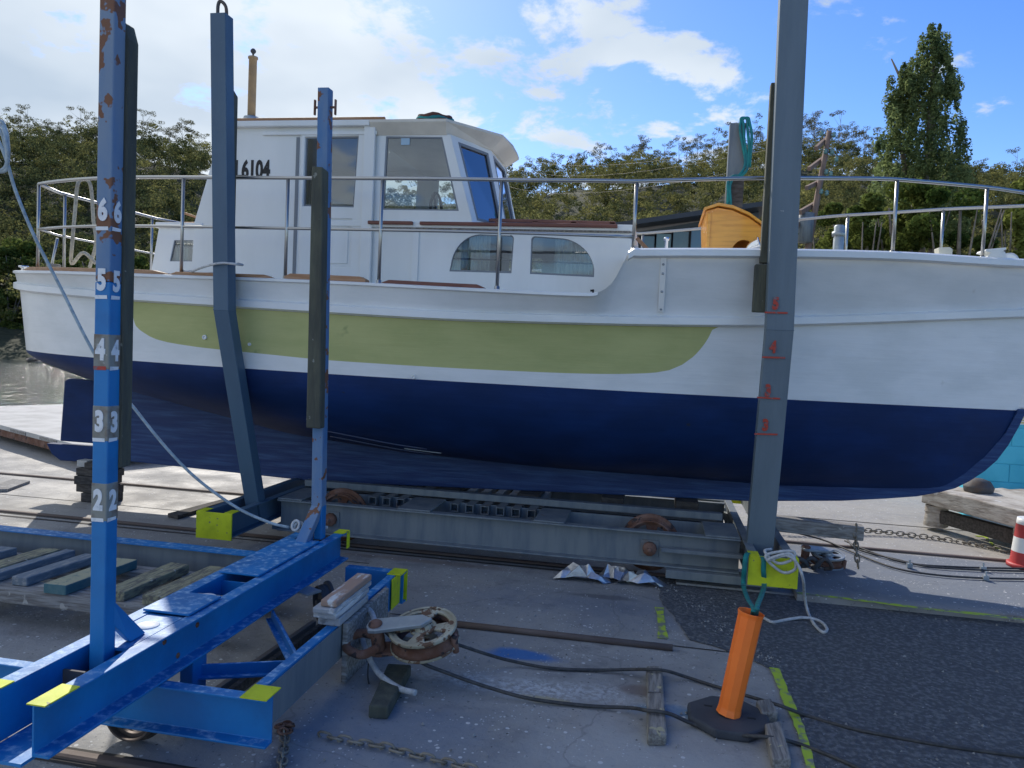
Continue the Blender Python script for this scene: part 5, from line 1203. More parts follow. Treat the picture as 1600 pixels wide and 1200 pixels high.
# ------------------------------------------------------------------ blue cradle in the foreground
bc = thing('blue_cradle', 'bright blue steel slipway cradle with two upright posts and timber deck in the foreground', 'cradle', (-1.9, 3.3, 0))
ZT = .48; BH = .175
XR, XL = -1.845, -2.005
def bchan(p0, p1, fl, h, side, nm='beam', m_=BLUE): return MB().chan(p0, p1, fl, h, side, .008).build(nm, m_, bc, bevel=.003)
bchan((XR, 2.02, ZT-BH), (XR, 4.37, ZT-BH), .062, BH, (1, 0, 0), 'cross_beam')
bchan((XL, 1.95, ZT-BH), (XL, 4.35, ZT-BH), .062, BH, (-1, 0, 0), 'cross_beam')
MB().box(XL+.0, XR, 1.98, 2.5, ZT-BH-.012, ZT-BH-.001).build('base_plate', BLUE, bc)
MB().box(XR-.002, XR+.064, 2.0, 2.145, ZT+.001, ZT+.005).build('yellow_cap', LIME, bc)
MB().box(XL-.064, XL+.002, 1.93, 2.12, ZT+.001, ZT+.005).build('yellow_cap', LIME, bc)
MB().box(XR-.002, XR+.064, 4.28, 4.371, ZT+.001, ZT+.005).box(XR+.0625, XR+.066, 4.33, 4.371, ZT-.1, ZT).build('yellow_cap', LIME, bc)
for (y0, y1, hgt, xa, xb) in [(2.80, 3.04, .0005, XL-.03, XR+.02), (3.36, 4.04, .0006, XL-.03, XR+.02)]:
    MB().box(xa, xb, y0, y1, ZT+hgt+.004, ZT+hgt+.014).build('cover_plate', BLUE, bc, bevel=.002)
MB().box(XL+.004, XR-.004, 2.46, 2.80, ZT-.014, ZT-.002).build('cover_plate', BLUE, bc)
MB().box(XL+.01, XR-.01, 3.05, 3.13, ZT-.03, ZT-.018).build('cover_plate', PATCH, bc)
MB().box(XL+.01, XR-.01, 2.36, 2.50, ZT-.11, ZT-.09).build('post_seat', RUST, bc)
for (y, hh) in ((2.33, .13), (3.1, .15), (3.34, .15), (4.1, .14)): MB().box(XL, XR, y, y+.01, ZT-BH, ZT-BH+hh).build('diaphragm', BLUE if y > 2.5 else DSTEEL, bc)
for i, (x, y) in enumerate([(XR+.001, 2.12), (XR+.001, 2.33), (XR+.001, 2.55)]): MB().lathe([(.009, 0), (.009, .004), (0, .006)], (x, y, .40-.01*i), (1, 0, 0), 8).build('rivet', MARK, bc)
for y, z in ((2.66, .43), (2.88, .42), (2.75, .34)): MB().lathe([(.012, 0), (.012, .01), (0, .012)], (XR+.001, y, z), (1, 0, 0), 6).build('bolt', RUST, bc)
for k, (x, y) in enumerate([(-1.925, 2.68), (-1.93, 3.09)]):
    pl = MB().lathe([(.045, 0), (.042, .003), (0, .004)], (x, y, ZT+(-.0015 if k == 0 else -.0175)), n=20).build('paint_blotch', MARK, bc)
# side beams along the rails
BZ0 = .118; BHS = .184
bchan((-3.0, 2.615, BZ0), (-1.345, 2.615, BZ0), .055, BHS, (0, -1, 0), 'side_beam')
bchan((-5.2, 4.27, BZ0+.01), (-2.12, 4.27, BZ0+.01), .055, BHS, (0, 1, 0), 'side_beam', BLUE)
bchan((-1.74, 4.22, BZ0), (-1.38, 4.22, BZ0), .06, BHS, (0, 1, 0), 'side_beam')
MB().box(-5.2, -2.12, 4.205, 4.268, BZ0+.01+BHS-.003, BZ0+.01+BHS+.003).build('edge_strip', BLUE, bc)
MB().box(-5.2, -2.2, 4.25, 4.262, BZ0+.02, BZ0+BHS).build('web_lining', STEEL, bc)
MB().chan((-1.41, 2.62, BZ0), (-1.41, 4.21, BZ0), .045, BHS, (-1, 0, 0), .008).build('end_beam', BLUE, bc, bevel=.003)
MB().box(-1.4085, -1.403, 2.63, 4.0, BZ0+.01, BZ0+BHS-.012).build('end_beam_face', STEEL, bc)
MB().box(-1.45, -1.343, 2.556, 2.67, BZ0+BHS+.001, BZ0+BHS+.005).build('yellow_cap', LIME, bc)
MB().box(-1.46, -1.375, 4.16, 4.285, BZ0+BHS+.001, BZ0+BHS+.005).box(-1.4025, -1.398, 4.08, 4.285, BZ0+.01, BZ0+BHS).box(-1.40, -1.375, 4.278, 4.283, BZ0, BZ0+BHS).build('yellow_cap', LIME, bc)
# diagonal braces and links under the cross beam
MB().bar((-1.80, 3.46, .27), (-1.47, 3.06, .235), .012, .05).bar((-1.80, 3.46, .25), (-1.47, 3.06, .215), .06, .010).build('brace', BLUE, bc, bevel=.002)
MB().bar((-1.82, 2.86, .235), (-1.45, 3.02, .235), .012, .05).bar((-1.82, 2.86, .21), (-1.45, 3.02, .21), .06, .010).build('brace', BLUE, bc, bevel=.002)
MB().box(-1.86, -1.80, 2.80, 2.9, .14, .3).build('hanger_bracket', BLUE, bc, bevel=.004)
MB().prof([(-.05, 0), (.05, 0), (.05, .012), (-.05, .012)], (-1.92, 3.82, .30), (-1.7, 3.72, .30)).build('hanger_plate', GALV, bc, bevel=.004)
MB().prof([(-.04, 0), (.04, 0), (.045, .05), (0, .07), (-.045, .05)], (-1.99, 3.62, .2), (-1.99, 3.9, .2)).build('axle_box', RUST, bc, bevel=.005)
flanged_wheel((-1.97, 2.665, .128), .112, .07, bc, m_=mat('worn_dark_wheel', (.07, .055, .05), .6, .4, c2=(.16, .12, .1), scale=10), axis=(0, 1, 0), holes=2)
flanged_wheel((-1.78, 4.02, .15), .105, .07, bc, m_=DSTEEL, axis=(.75, .66, 0), holes=2)
flanged_wheel((-4.6, 4.25, .135), .105, .07, bc, m_=DSTEEL, axis=(0, -1, 0), holes=2)
for dx in (0, .06): MB().prof([(-.014, 0), (.014, 0), (.014, .05), (-.014, .05)], (-1.84+dx, 2.75, .04), (-1.78+dx, 3.9, .04)).build('under_rail', [mat('brown_bar', (.22, .18, .14), .7), BLACKW][dx > 0], bc, bevel=.003)
# numbered upright post (post nearest the camera), square tube
px0, px1 = atY(139, 1015, 2.40).x, atY(162, 1015, 2.40).x; wv = .061
xt = atY(155, 0, 2.40).x; zt1 = atY(155, -70, 2.4).z
xb_ = px0; zb0 = ZT-.09
lean = (xt-xb_)/(atY(155, 0, 2.4).z-zb0)
def postx(z): return xb_+lean*(z-zb0)
np_ = thing('x', 'x', 'x') if False else None
WORN0 = atY(160, 440, 2.4).z
def seg_box(z0, z1, grow, m_, nm, parent, y0=2.40):
    vs = [(postx(z)+dx, y0+dy, z) for z in (z0, z1) for dx, dy in ((-grow, -grow), (wv+grow, -grow), (wv+grow, wv+grow), (-grow, wv+grow))]
    return MB().add(vs, [(0, 1, 2, 3), (4, 5, 6, 7)]+[(j, (j+1) % 4, 4+(j+1) % 4, 4+j) for j in range(4)]).build(nm, m_, parent, bevel=.005)
post = seg_box(zb0, WORN0, 0, BLUEP, 'numbered_post', bc)
seg_box(WORN0+.0005, zt1, -.0003, BLUEW, 'worn_post_top', post)
for (yc, hpx, s_, d2) in [(331, 44, '6', 0), (440, 40, '5', 0), (549, 44, '4', 1), (661, 44, '3', 1), (784, 48, '2', 1)]:
    za, zb_ = atY(150, yc+hpx/2+6, 2.4).z, atY(150, yc-hpx/2-6, 2.4).z
    if d2: seg_box(za, zb_, .0012, PATCH, 'bare_patch', post)
    zc = (za+zb_)/2+.004; sz = .098
    text('painted_number', s_, sz, (postx(zc)+wv*.47, 2.40-.0022, zc), ROT_FRONT, MARK, post, sx=.72, bold=.0055)
    text('painted_number', s_, sz, (postx(zc)+wv+.0022, 2.40+wv*.5, zc-.003), ROT_RIGHT, MARK, post, sx=.72, bold=.0045)
    zz = za+.006
    MB().add([(postx(zz)+.003, 2.3977, zz-.008), (postx(zz)+wv*.86, 2.3977, zz-.007), (postx(zz)+wv*.84, 2.3977, zz+.006), (postx(zz)+.002, 2.3977, zz+.005)], [(0, 1, 2, 3)]).build('painted_line', REDP if s_ == '4' else MARK, post)
    MB().add([(postx(zz)+wv+.0023, 2.403, zz-.008), (postx(zz)+wv+.0023, 2.447, zz-.006), (postx(zz)+wv+.0023, 2.449, zz+.005), (postx(zz)+wv+.0023, 2.405, zz+.006)], [(0, 1, 2, 3)]).build('painted_line', MARK, post)
# gusset at its foot
MB().plate([[(postx(.7)+wv-.004, ZT+.20), (postx(.7)+wv-.004, ZT+.09), (postx(.7)+wv+.10, ZT-.0), (postx(.7)+wv+.14, ZT+.04)]], lambda a, b, d: (a, 2.425+d, b), .03).build('foot_gusset', BLUEP, post, bevel=.003) if False else None
g1, g2 = atY(180, 935, 2.44), atY(180, 973, 2.44); g3, g4 = atZ(228, 989, ZT+.001), atZ(205, 1003, ZT+.001)
gq = [g1, g3, g4, g2]; gq[0].x = gq[3].x = postx(.65)+wv-.004
MB().add([tuple(p) for p in gq]+[(p.x-.03, p.y+.004, p.z) for p in gq], [(0, 1, 2, 3), (4, 5, 6, 7), (0, 1, 5, 4), (1, 2, 6, 5), (2, 3, 7, 6), (3, 0, 4, 7)]).build('foot_gusset', BLUEP, post, bevel=.003)
# its rubbing timber on the boat side
zA, zB = atY(195, 728, 2.5).z, atY(200, 42, 2.5).z
x_a, x_b = atY(205, 400, 2.49).x, 0
vs = []
for z, cut in ((zA, 0), (zB-.06, 0), (zB, .018)):
    for dx, dy in ((-.055, 0), (0-cut, 0), (0-cut, .055), (-.055, .055)): vs.append((postx(z)+wv+.012+dx, 2.458+dy, z))
MB().add(vs, [(4*i+j, 4*i+(j+1) % 4, 4*i+4+(j+1) % 4, 4*i+4+j) for i in range(2) for j in range(4)]+[(0, 1, 2, 3), (8, 9, 10, 11)]).build('timber_facing', DARKW, bc, bevel=.005)
# second post: cranked foot, dark timber on its near side, cleat pins near the top
Y3 = 4.1; w3 = .066
xk = atY(487, 640, Y3).x; xt3 = atY(496, 140, Y3).x; zt3 = atY(500, 136, Y3).z; zk3 = atY(487, 790, Y3).z
pts3 = [(atZ(462, 848, ZT+.004).x, Y3-.13, ZT+.001), (atY(486, 790, Y3).x, Y3, zk3), (xt3, Y3, zt3)]; vs = []
for (x, y, z) in pts3:
    for dx, dy in ((0, 0), (w3, 0), (w3, w3), (0, w3)): vs.append((x+dx, y+dy, z))
p3 = MB().add(vs, [(4*i+j, 4*i+(j+1) % 4, 4*i+4+(j+1) % 4, 4*i+4+j) for i in range(2) for j in range(4)]+[(0, 1, 2, 3), (8, 9, 10, 11)], 0).build('cranked_post', BLUEW, bc, bevel=.005)
x3 = lambda y: xt3+(pts3[1][0]-xt3)*(y-140)/(790-140)
MB().box(pts3[1][0]+.02, pts3[1][0]+w3, Y3+.005, Y3+w3, ZT+.001, zk3).build('post_stub', BLUEP, bc, bevel=.004)
zc = atY(500, 165, Y3).z; mb = MB()
for s_ in (-1, 1):
    xc = x3(165)+w3/2; x_e = xc+s_*.062
    mb.tube([(xc+s_*.02, Y3+.033, zc), (x_e, Y3+.033, zc)], .007, 8); mb.box(x_e-.004, x_e+.004, Y3+.025, Y3+.041, zc-.042, zc+.042)
mb.build('cleat_pin', RUST, p3)
zt_ = atY(490, 264, Y3-.07).z; zb_ = atY(480, 669, Y3-.07).z; xa, xb2 = atY(484, 264, Y3-.06).x, atY(478, 669, Y3-.06).x
ww = .088
MB().add([(xb2, Y3-.062, zb_), (xb2+ww, Y3-.062, zb_), (xb2+ww, Y3-.001, zb_), (xb2, Y3-.001, zb_), (xa+.012, Y3-.062, zt_+.02), (xa+ww-.012, Y3-.062, zt_+.015), (xa+ww, Y3-.001, zt_), (xa, Y3-.001, zt_)],
         [(0, 1, 2, 3), (4, 5, 6, 7), (0, 1, 5, 4), (1, 2, 6, 5), (2, 3, 7, 6), (3, 0, 4, 7)]).build('timber_facing', DARKW, bc, bevel=.007)
# timber deck at the left
yb_ = atZ(70, 926, .2).y
MB().box(-5.2, -2.08, yb_, yb_+.15, .115, .20).build('deck_bearer', WOODX, bc, bevel=.01)
MB().box(-5.2, -2.1, yb_+.48, yb_+.6, .09, .198).build('deck_bearer', WOODX, bc, bevel=.01)
xC, xD, xE, xF = atZ(33, 895, .25).x, atZ(77, 909, .25).x, atZ(172, 918, .25).x, atZ(228, 927, .25).x
for (x, y0_, y1_, wd, mt_, th) in [(xD, yb_-.01, 4.10, .14, PLANKT, .055), (xE, yb_+.0, 4.12, .125, LICHEN, .052), (xF, yb_-.005, 4.14, .13, LICHEN, .052), (xC, yb_+.05, 4.13, .10, PLANKB, .05),
                                   (xC-.17, yb_-.02, 4.17, .065, PLANKB, .05), (xC-.33, yb_-.03, 4.16, .14, LICHEN, .05), (xC-.58, yb_+.02, 4.1, .13, PLANKB, .05), (xC-.78, yb_, 4.12, .12, LICHEN, .05)]:
    j = random.uniform(-.004, .004); sk = random.uniform(-.015, .015)
    MB().prof([(0, .201), (wd, .201), (wd, .201+th), (0, .201+th+j)], (x, y0_, 0), (x+.03+sk, y1_, 0), side=(1, 0, 0), up=(0, 0, 1)).build('deck_plank', mt_, bc, bevel=.006)
# stack of packing timbers on the end beam
xs0 = -1.49
nT = atZ(504, 937, .435); fT = atZ(575, 896, .435)
stk = [(.3035, .345, nT.y+.03, fT.y-.05, nT.x-.035, nT.x+.075, 'lowest'), (.346, .375, nT.y+.0, fT.y-.03, nT.x-.045, nT.x+.07, 'second'), (.376, .402, nT.y-.02, fT.y, nT.x-.04, nT.x+.07, 'third'), (.403, .435, nT.y, fT.y, nT.x-.01, nT.x+.07, 'top')]
for z0_, z1_, y0_, y1_, xa_, xb3, nm in stk:
    tag(MB().box(xa_, xb3, y0_, y1_, z0_, z1_-.001).build('packing_timber', mat('packing_timber_'+nm, (.36, .37, .38) if nm != 'top' else (.36, .24, .18), .85, c2=(.62, .63, .62) if nm != 'lowest' else (.2, .2, .2), scale=4, stretch=(5, 1.2, 5), amt=(.48, .62), bump=.004), bevel=.006),
        {'lowest': 'thick grey packing timber at the bottom of the stack on the blue end beam', 'second': 'grey packing timber second from the bottom of the stack beside the pulley block', 'third': 'white-stained packing timber just under the top one on the blue cradle', 'top': 'reddish worn packing timber topmost of the stack on the blue cradle'}[nm], 'timber')
MB()
tag(MB().box(-1.398, -1.37, 3.38, 3.95, .01, .30).build('packing_board', WOODX, bevel=.006), 'grey upright board outside the blue end beam beside the pulley block', 'board')

# ------------------------------------------------------------------ pulley blocks, cables, ropes, loose gear
def pulley(name, label, c, r_, tilt, parent_grp=None, m_=SHEAVE, az=0.):
    """large snatch block lying on its side: two spoked cheeks of the wheel, strap arm, shackle"""
    t = thing(name, label, 'pulley', c)
    a = Vector(tilt).normalized(); s_ = a.cross(Vector((0, 1, 0))).normalized(); u = a.cross(s_).normalized()
    s_, u = s_*math.cos(az)+u*math.sin(az), -s_*math.sin(az)+u*math.cos(az)
    c = Vector(c); n = 48; H_ = 4
    wins = [(2*math.pi*k/H_+.1, 2*math.pi*k/H_+.1+math.pi/H_*1.25, r_*.40, r_*.78) for k in range(H_)]
    P = lambda p, q, d: c+s_*p+u*q+a*d
    wh_ = disc(MB(), lambda p, q, d: P(p, q, .03+d), r_*.99, 48, wins, .014)
    wh_.lathe([(r_*.90, .030), (r_*1.0, .032), (r_*1.0, .05), (r_*.90, .048)], c, a, 48, cap=False).lathe([(r_*.3, .044), (r_*.28, .058), (r_*.14, .06), (r_*.12, .075), (0, .078)], c, a, 24, cap=False)
    wh_.build('sheave', m_, t, bevel=.004)
    gr = MB().lathe([(r_*.99, .03), (r_*.88, .012), (r_*.84, -.002), (r_*.88, -.016), (r_*.99, -.032), (r_*.7, -.034)], c, a, 48, cap=False).build('groove', RUST, t)
    disc(MB(), lambda p, q, d: P(p*1.02, q*1.02, -.034-d), r_, 48, wins, .013).build('lower_cheek', m_, t, bevel=.004)
    # arm towards -s_ with eye
    arm = [(-r_*1.55, -.04), (-r_*1.62, 0), (-r_*1.55, .045), (-r_*1.35, .055), (0, .045), (.05, 0), (0, -.045), (-r_*1.35, -.05)]
    MB().plate([arm], lambda p, q, d: P(p, q, .062+d), .02).build('cheek_arm', GALV, t, bevel=.004)
    MB().plate([arm], lambda p, q, d: P(p, q, -.05-d), .018).build('cheek_arm', RUST, t, bevel=.004)
    MB().lathe([(.032, -.07), (.034, .09), (.02, .10), (0, .10)], P(-r_*1.35, 0, 0), a, 14).build('pin', RUST, t, bevel=.003)
    MB().lathe([(.016, -.05), (.018, .04), (0, .045)], P(r_*.9, -r_*.42, -.02), a, 10).build('pin', RUST, t, bevel=.003)
    return t, P
PAZ = 3.35
t, PP = pulley('pulley_block', 'large cream and rust iron pulley block lying beside the blue cradle', (-1.03, 3.50, .245), .165, (-.10, -.24, .95), az=PAZ)
pk = MB(); pk.tube(smooth_path([PP(-.23, .03, 0), PP(-.31, .07, 0), PP(-.37, .02, .01), PP(-.36, -.05, 0), PP(-.29, -.08, -.02), PP(-.22, -.04, -.02)], 6), .022, 10); pk.build('shackle', RUST, t)
rope([(-1.42, 3.70, .28), (-1.34, 3.62, .27), (-1.28, 3.52, .24), PP(-.22, .02, .02)], .014, ROPE, 'lashing_rope', 'short grey lashing from the blue cradle to the pulley arm, the upper one')
rope([(-1.42, 3.66, .24), (-1.36, 3.55, .16), (-1.24, 3.42, .08), (-1.1, 3.33, .05), (-1.0, 3.30, .05)], .014, ROPE, 'lashing_rope', 'grey lashing looping low under the pulley block')
MBx = MB().tube(smooth_path([(-1.27, 3.42, .005), (-1.285, 3.44, .04), (-1.29, 3.46, .09)], 4), .004, 5).build('wire_end', CABLE); tag(MBx, 'thin bent wire standing up beside the pulley block', 'wire')
def cable(px, name_, label, r_=.0085, m_=CABLE):
    return rope([atZ(x, y, z) for x, y, z in px], r_, m_, name_, label, 8, 8)
rc = []
c1 = cable([(600, 985, .19), (650, 1030, .17), (700, 1052, .10), (760, 1073, .045), (830, 1092, .02), (920, 1103, .012), (985, 1106, .03), (1010, 1110, .066), (1045, 1115, .064), (1080, 1130, .02), (1130, 1146, .012), (1200, 1152, .05), (1240, 1160, .012), (1290, 1178, .012), (1340, 1200, .012), (1400, 1235, .012)], 'wire_cable', 'dark wire cable from the pulley block passing in front of the orange bollard')
c1['category'] = 'cable'
c2_ = cable([(712, 1006, .15), (760, 1022, .08), (800, 1033, .03), (860, 1044, .012), (930, 1047, .012), (985, 1046, .03), (1012, 1046, .062), (1040, 1048, .06), (1070, 1057, .02), (1110, 1070, .012), (1170, 1088, .03), (1220, 1103, .05), (1260, 1118, .012), (1330, 1138, .012), (1400, 1152, .012), (1480, 1166, .012), (1560, 1177, .012), (1640, 1188, .012)], 'wire_cable', 'dark wire cable from the pulley block passing behind the orange bollard')
c2_['category'] = 'cable'
# chain at the bottom
chain([atZ(x, y, .012) for x, y in [(500, 1148), (540, 1157), (600, 1167), (640, 1178), (690, 1190), (740, 1203), (800, 1222)]], .05, .0055, CHAIN, 'chain', 'pale rusty chain lying on the concrete at the bottom of the picture')
chain([atZ(x, y, .012) for x, y in [(446, 1142), (444, 1165), (441, 1190), (438, 1215)]], .045, .005, CHAIN, 'chain', 'short chain running towards the viewer below the yellow corner of the blue cradle')
mb = MB()
for k in range(9):
    c = atZ(432+random.uniform(0, 26), 1130+random.uniform(0, 14), .012+.008*(k % 3)); a0 = random.uniform(0, 6.28)
    mb.tube([c+Vector((.02*math.cos(t_), .014*math.sin(t_), .006*math.sin(t_+a0))) for t_ in [2*math.pi*j/10 for j in range(11)]], .006, 5, cap=False)
tag(mb.build('chain_heap', RUST), 'small heap of rusty chain links by the corner of the blue cradle', 'chain')
# timber offcuts
def offcut(px4, z0_, z1_, name_, label, m_=WOODG, bev=.008):
    P = [atZ(x, y, z1_) for x, y in px4]; c = sum(P, Vector())/4
    vs = [Vector((p.x, p.y, z0_)) for p in P]+[Vector((p.x, p.y, z1_)) for p in P]
    return tag(MB().add(vs, [(0, 1, 2, 3), (4, 5, 6, 7), (0, 1, 5, 4), (1, 2, 6, 5), (2, 3, 7, 6), (3, 0, 4, 7)]).build(name_, m_, bevel=bev), label, 'timber')
offcut([(1012, 1146), (1042, 1146), (1037, 1082), (1011, 1082)], .001, .055, 'timber_offcut', 'weathered timber offcut under both cables left of the orange bollard, the nearer length')
offcut([(1012, 1080), (1037, 1080), (1035, 1040), (1010, 1040)], .001, .05, 'timber_offcut', 'weathered timber offcut under the cable left of the orange bollard, the farther length')
offcut([(1207, 1186), (1237, 1186), (1220, 1125), (1195, 1130)], .001, .055, 'timber_offcut', 'weathered timber offcut at the bottom beside the lime painted line')
offcut([(1190, 1112), (1216, 1112), (1205, 1090), (1181, 1094)], .001, .055, 'timber_offcut', 'short pale timber offcut behind the black bollard base')
offcut([(576, 1102), (607, 1104), (643, 1038), (606, 1036)], .001, .06, 'timber_offcut', 'dark timber offcut on the concrete under the pulley block', DARKW)
offcut([(262, 802), (278, 806), (355, 782), (350, 779)], .001, .035, 'loose_plank', 'thin dark plank on the pale slab left of the yellow beam end', BLACKW, .003)
offcut([(-30, 765), (12, 764), (47, 751), (20, 748)], .001, .03, 'loose_plank', 'pale loose plank on the slab at the far left edge', WOODX, .003)
offcut([(440, 770), (500, 768), (500, 757), (470, 757)], .001, .05, 'loose_plank', 'pale plank behind the foot of the aft grey post', PALE, .003)
# orange bollard on its black base
pb = atZ(1140, 1118, .0); b0 = atZ(1139, 1117, .045)
bo = thing('bollard', 'orange plastic bollard leaning right on a black rubber base', 'bollard', (b0.x, b0.y, 0))
cc = Vector((b0.x, b0.y+.02, 0)); ns = 12
mb = MB(); rr0 = .185
mb.prof([(0, 0)]*0 or [(rr0*math.cos(2*math.pi*(k+.5)/8)*1.04, rr0*math.sin(2*math.pi*(k+.5)/8)) for k in range(8)], cc+Vector((0, 0, .001)), cc+Vector((0, 0, .042)), side=(1, 0, 0), up=(0, 1, 0))
ba = mb.build('base', RUBBER, bo, bevel=.014, seg=3)
for a0 in (2.6, -.2): MB().prof([(-.018, -.006), (.018, -.006), (.018, .006), (-.018, .006)], cc+Vector((.10*math.cos(a0), .10*math.sin(a0), .0425)), cc+Vector((.10*math.cos(a0), .10*math.sin(a0), .0435)), side=(1, 0, 0), up=(0, 1, 0)).build('slot', BLACK, ba)
tp = atY(1174, 956, cc.y+.02); ax = (tp-Vector((cc.x, cc.y, .043))).normalized(); hh = (tp-Vector((cc.x, cc.y, .043))).length
a_, s_, u_ = frame(ax); n = 10; c_ = Vector((cc.x, cc.y, .043)); mb = MB(); vs = []
rings = [(.056, 0), (.054, .012), (.051, .03), (.053, hh*.5), (.055, hh-.02), (.060, hh)]
inn = [(.056, hh), (.051, hh-.02), (.048, hh*.5), (.046, .05)]
for r_, h_ in rings+inn: vs += [c_+a_*h_+(s_*math.cos(2*math.pi*j/n)+u_*math.sin(2*math.pi*j/n))*r_ for j in range(n)]
mb.add(vs, [(i*n+j, i*n+(j+1) % n, (i+1)*n+(j+1) % n, (i+1)*n+j) for i in range(9) for j in range(n)]+[tuple(range(9*n, 10*n))])
mb.build('post', ORANGE, bo, bevel=.0015)
# teal sling from the yellow end plate down to the bollard top
ey = 5.10
zy = CB1
for (pts, lab) in [([(1172, 862, 5.22), (1166, 868, 5.09), (1163, 890, 5.08), (1162, 915, 5.07), (1168, 935, 4.4), (1177, 950, cc.y+.06), (1176, 962, cc.y+.04)], 'left leg of the teal sling running from the yellow beam end into the orange bollard'),
                   ([(1178, 864, 5.22), (1192, 872, 5.09), (1193, 892, 5.08), (1194, 915, 5.07), (1190, 930, 4.4), (1184, 945, cc.y+.06), (1181, 962, cc.y+.04)], 'right leg of the teal sling running from the yellow beam end into the orange bollard')]:
    P = smooth_path([atY(*q) for q in pts], 6); mb = MB(); vs = []
    for i, p in enumerate(P):
        wq = .030*p.y/5.1; vs += [p+Vector((-wq/2, 0, 0)), p+Vector((wq/2, -.004, 0)), p+Vector((wq/2, .006, 0)), p+Vector((-wq/2, .008, 0))]
    mb.add(vs, [(4*i+j, 4*i+(j+1) % 4, 4*i+4+(j+1) % 4, 4*i+4+j) for i in range(len(P)-1) for j in range(4)], 0, True)
    tag(mb.build('webbing_sling', TEAL), lab, 'sling')
# white rope coil on the yellow end and trailing over the asphalt
rope([atY(1205, 858, 5.12), atY(1195, 862, 5.06), atY(1215, 880, 5.04), atY(1238, 874, 5.04), atY(1240, 862, 5.05), atY(1218, 862, 5.05), atY(1196, 870, 5.04), atY(1222, 894, 5.05), atY(1243, 888, 5.03), atY(1236, 866, 5.03), atY(1210, 870, 5.03), atY(1200, 876, 5.04), atY(1228, 868, 5.03), atY(1245, 880, 5.02), atY(1255, 905, 5.0), atZ(1257, 930, .12), atZ(1262, 955, .014), atZ(1272, 975, .014), atZ(1286, 988, .014), atZ(1292, 982, .014), atZ(1280, 970, .014), atZ(1255, 965, .022), atZ(1225, 969, .014), atZ(1207, 972, .014), atZ(1194, 966, .014)], .0095, ROPE, 'white_rope', 'white rope tangled on the yellow beam end and trailing over the asphalt')
# rope round the aft grey post to the stanchion
rope([atY(292, 428, 5.25), atY(310, 420, 5.1), atY(333, 413, 4.985), atY(350, 411, 4.985), atY(370, 413, 4.99), atY(379, 414, 5.1), atY(372, 412, 5.19)], .009, ROPE, 'mooring_line', 'white line tied round the grey post from the aft stanchion')
rope([atY(294, 431, 5.26), atY(318, 428, 5.24), atY(350, 424, 5.2)], .007, ROPE, 'mooring_line', 'thin white line along the teak deck edge behind the grey post')
mb = MB()
for k in range(3):
    c = atY(291, 424+4*k, 5.26); mb.tube([c+Vector((.035*math.cos(t_), .03*math.sin(t_), .006*math.sin(2*t_))) for t_ in [2*math.pi*j/14 for j in range(15)]], .009, 6, cap=False)
tag(mb.build('rope_knot', ROPE), 'white rope knot at the foot of the aft stanchion beside the cabin window', 'rope')
# long pale line from the upper left down to the blue cranked post
def lp(x, y, Y): return atY(x, y, Y)
rope([lp(-60, 120, 3.2), lp(0, 225, 3.25), lp(25, 300, 3.3), lp(55, 372, 3.35), lp(95, 450, 3.45), lp(135, 530, 3.5), lp(170, 590, 3.6), lp(205, 632, 3.7), lp(260, 700, 3.8), lp(310, 750, 3.9), lp(370, 793, 4.0), lp(420, 816, 4.05), lp(452, 824, 4.08)], .0085, ROPEB, 'long_rope', 'pale blue rope slanting from the upper left down to the cranked blue post', 8)
mb = MB()
for k, (ox, oy) in enumerate([(0, 0), (4, 3), (-4, 5), (2, -5)]):
    mb.tube(smooth_path([lp(-25+ox, 190+oy, 3.24), lp(2+ox, 196+oy, 3.22), lp(10+ox*.6, 225, 3.21+.01*k), lp(12, 250+oy, 3.23), lp(2+ox, 268, 3.24), lp(-20, 262+oy, 3.25)], 6), .0085, 7)
tag(mb.build('rope_hank', ROPEB), 'hank of pale blue rope at the upper left edge', 'rope')
mb = MB()
for k in range(3):
    c = lp(462+5*k, 821+2*k, Y3-.05+.02*k); mb.tube([c+Vector((.022*math.cos(t_), .012*math.sin(t_+k), .026*math.sin(t_))) for t_ in [2*math.pi*j/12 for j in range(13)]], .008, 6, cap=False)
mb.tube([lp(472, 823, Y3-.03), lp(502, 824, Y3+.08), lp(512, 824, Y3+.10)], .009, 6)
tag(mb.build('rope_knot', ROPE), 'white rope knot round the foot of the cranked blue post', 'rope')
# crumpled foil sheets by the rail
for k, (xa, ya, xb_, yb_, lab) in enumerate([(868, 866, 950, 898, 'crumpled silver foil sheet by the rail, the left piece'), (962, 868, 1030, 896, 'crumpled silver foil sheet by the rail, the right piece'), (935, 866, 985, 888, 'small crumpled foil scrap between the two larger foil sheets')]):
    a_ = atZ(xa, yb_-4, .0); b_ = atZ(xb_, yb_, .0); n, m_ = 7, 4; vs = []; rnd = random.Random(k+3)
    dep = .11; a_.y = 5.36+.04*k; b_.y = 5.36;  a_.x = min(a_.x, a_.x)
    for j in range(m_+1):
        for i in range(n+1):
            u, v = i/n, j/m_; e = math.sin(math.pi*u)**.5*math.sin(math.pi*min(v*.8+.1, 1))
            vs.append((a_.x+(b_.x-a_.x)*u+rnd.uniform(-.02, .02)+.05*v, a_.y+dep*v+rnd.uniform(-.012, .012), .006+e*(.05+.085*rnd.random())+.015*math.sin(u*17+v*6)*e))
    mb = MB().add(vs, [(j*(n+1)+i, j*(n+1)+i+1, (j+1)*(n+1)+i+1, (j+1)*(n+1)+i) for j in range(m_) for i in range(n)])
    tag(mb.build('foil_sheet', FOIL), lab, 'foil')
